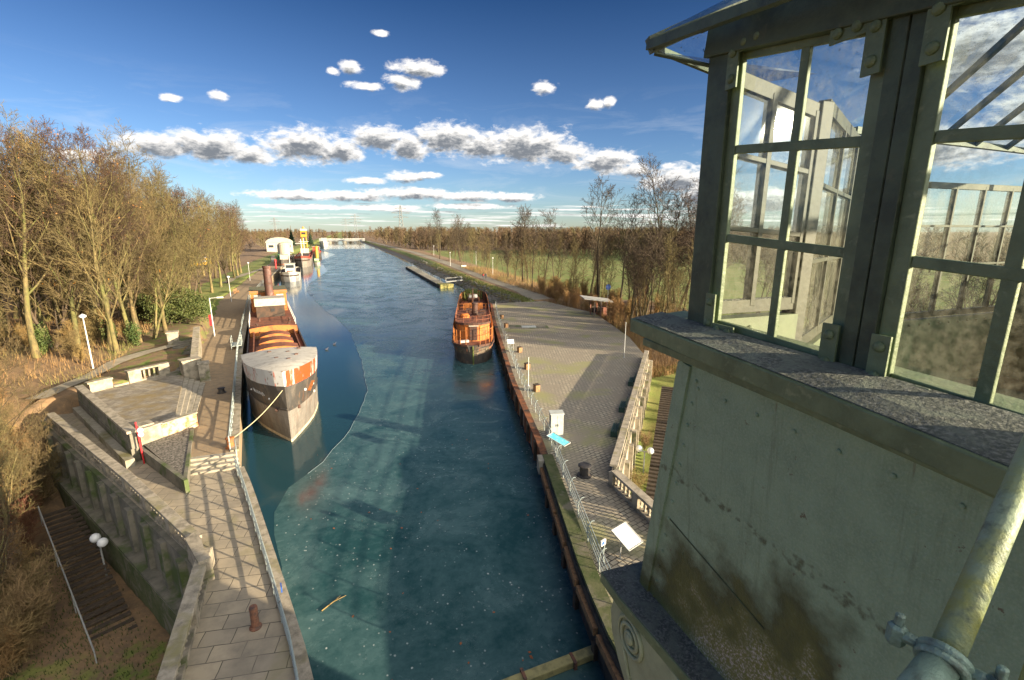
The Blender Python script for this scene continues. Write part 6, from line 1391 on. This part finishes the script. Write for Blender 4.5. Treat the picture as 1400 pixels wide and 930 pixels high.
tag(blades(pts, .12, .5, .03, rnd).build('grass_tufts', 'bank_grass', origin=(36, 130, 0)), 'rough grass on top of the canal bank', 'grass', kind='stuff')
pts = []
for i in range(14000):
    y = 12+24*rnd.random(); pts.append((lerp(y, XB)-.9-rnd.random()*13, y))
tag(blades([p_ for p_ in pts if math.sin(p_[0]*.5+p_[1]*.35)+rnd.random() > .5], .05, .22, .03, rnd).build('yard_grass', mat('moss_green', (.035,.07,.01), .9, (.07,.085,.02), 1, (.4,.6)), origin=(-12, 22, -5)), 'bright moss and grass on the yard floor', 'grass', kind='stuff')
# leafy things
def leafy(seed, n, rx, rz_, zc, leaf, squash=1.0, cone=False):
    r_ = random.Random(seed); m2 = MB()
    for i in range(n):
        while True:
            v = Vector((r_.uniform(-1, 1), r_.uniform(-1, 1), r_.uniform(-1, 1)))
            if v.length < 1 and v.length > .35: break
        if cone:
            f = r_.random()**.75; a = r_.random()*6.28; rr = rx*(1-f)*(.55+.45*r_.random())*(1+.25*math.sin(f*40)); p_ = Vector((rr*math.cos(a), rr*math.sin(a), f*rz_))
        else:
            lob = 1+.28*math.sin(3*math.atan2(v.y, v.x)+seed)+.18*math.sin(7*v.z+5*v.x+seed); p_ = Vector((v.x*rx*lob, v.y*rx*lob*squash, zc+v.z*rz_*lob))
        a1 = Vector((r_.gauss(0, 1), r_.gauss(0, 1), r_.gauss(0, 1))).normalized()*leaf; a2 = a1.cross(Vector((r_.gauss(0, 1), r_.gauss(0, 1), r_.gauss(0, 1)))).normalized()*leaf*.6
        m2.add([p_-a1, p_+a2, p_+a1, p_-a2], [(0, 1, 2, 3)])
    return m2
for i, (lb, x, y, rx, rz_) in enumerate((('large round evergreen bush between the leaning tree and the quay', -23.4, 79.5, 3.9, 4.2), ('smaller evergreen bush behind the large round one', -27.0, 85.5, 3.8, 4.6), ('low evergreen bush right beside the gravel quay', -22.4, 86, 2.0, 2.2))):
    t_ = thing('evergreen_bush', lb, 'bush', (x, y, gz(x, y)), 0, 'evergreen bushes by the left quay'); leafy(40+i, 9000, rx*.95, rz_*.6, rz_*.62, .12).build('foliage', 'evergreen', t_, local=True)
    m_ = MB()
    for k in range(7): a = k*.9; m_.tube([(0, 0, 0), (.7*rx*.6*math.cos(a), .7*rx*.6*math.sin(a), rz_*.9)], [.07, .03], 5)
    m_.build('stem', 'bark_dark', t_, local=True)
for i, (x, y, h) in enumerate(((-27.3, 67.2, 3.6), (-24.8, 66.6, 3.0), (-31.4, 62.5, 3.4))):
    t_ = thing('ivy', ('ivy climbing the trunk nearest to the footpath', 'ivy on a trunk left of the park steps', 'ivy at the foot of a trunk at the left of the wood')[i], 'ivy', (x+.6, y-.6, gz(x, y)), 0); leafy(60+i, 1500, .7, h*.5, h*.45, .10).build('foliage', 'evergreen', t_, local=True)
cn = leafy(50, 7000, 4.2, 17, 0, .5, cone=True)
for lb, x, y, s_ in (('dark conifer behind the left bank between hall and yellow crane', -47, 500, .85), ('second conifer right of the yellow crane', -33, 540, .7)):
    t_ = thing('conifer', lb, 'tree', (x, y, 0)); o = cn.build('crown', 'conifer', t_, local=True); o.scale = (s_, s_, s_); o.location = (0, 0, 1.5); m_ = MB(); m_.tube([(0, 0, -1), (0, 0, 20)], [.6, .2], 6); m_.build('trunk', 'bark_dark', t_, local=True)
# --- far woodland: one mass of small bare crowns
def lowtree(m2, x, y, z, h, r_):
    m2.tube([(x, y, z), (x, y, z+h*.85)], [.20, .05], 3, False)
    for k in range(34):
        f = .06+.94*r_.random(); a = r_.random()*6.28; L = h*.30*(1.15-f)*r_.uniform(.6, 1.3)+.8; p_ = Vector((x, y, z+h*f*.8)); d_ = Vector((math.cos(a)*.62, math.sin(a)*.62, .75)); e = p_+d_*L
        m2.tube([p_, e], [.13, .04], 3, False)
        for q in range(3): e2 = p_.lerp(e, r_.uniform(.3, .95)); m2.tube([e2, e2+Vector((r_.gauss(0, .5), r_.gauss(0, .5), r_.uniform(.4, 1)))*h*.09], [.07, .02], 3, False)
m2 = MB(); r_ = random.Random(9); cnt = 0
protos = []
for k in range(4): q = MB(); lowtree(q, 0, 0, 0, 15, r_); protos.append(q)
def drop(x, y, s_):
    q = protos[r_.randrange(4)]; a = r_.random()*6.28; ca_, sa_ = math.cos(a), math.sin(a); z = gz(x, y); w_ = s_*r_.uniform(.9, 1.4)
    m2.add([(x+(vx*ca_-vy*sa_)*w_, y+(vx*sa_+vy*ca_)*w_, z+vz*s_) for vx, vy, vz in q.v], q.f)
def wood_front(az_deg):                                   # distance of the wood's front, by bearing
    return lerp(az_deg, [(-2, 900), (3, 620), (8, 430), (14, 420), (22, 350), (32, 310), (45, 270), (60, 240), (75, 220)])
for i in range(1300):
    a = -1+77*r_.random()**.9; dist = wood_front(a)*(1+1.1*r_.random()**1.7); x, y = dist*math.sin(R_(a)), dist*math.cos(R_(a))
    if x < lerp(y, XP)+14: continue
    if a > 50 and (i % 4 or y < 90): continue
    drop(x, y, r_.uniform(.85, 1.2)*(1+.0006*dist))
for i in range(260):                                      # beyond the end of the canal and on the left bank
    y = 850+500*r_.random(); x = -330+520*r_.random(); drop(x, y, r_.uniform(1.0, 1.3)*1.15)
for i in range(260):
    y = 230+700*r_.random(); x = lerp(y, XQ)-28-r_.random()*140; drop(x, y, r_.uniform(.9, 1.15))
tag(m2.build('far_woodland', 'woodland', origin=(150, 300, 0)), 'brown winter woodland closing the horizon', 'woodland', kind='stuff')
# birds resting on the water as two little dark ducks
for lb, x, y in (('left dark duck on the open water by the ice', -3.6, 72), ('right dark duck on the open water by the ice', -2.6, 75)):
    t_ = thing('duck', lb, 'duck', (x, y, WATER), .6); m_ = MB(); o = len(m_.v)
    m_.tube([(-.28, 0, .10), (-.18, 0, .12), (0, 0, .11), (.14, 0, .13), (.20, 0, .22), (.24, 0, .30), (.30, 0, .31), (.38, 0, .29)], [.02, .09, .13, .10, .05, .055, .05, .015], 8); m_.build('body', 'cloth_dark', t_, local=True, smooth=True)
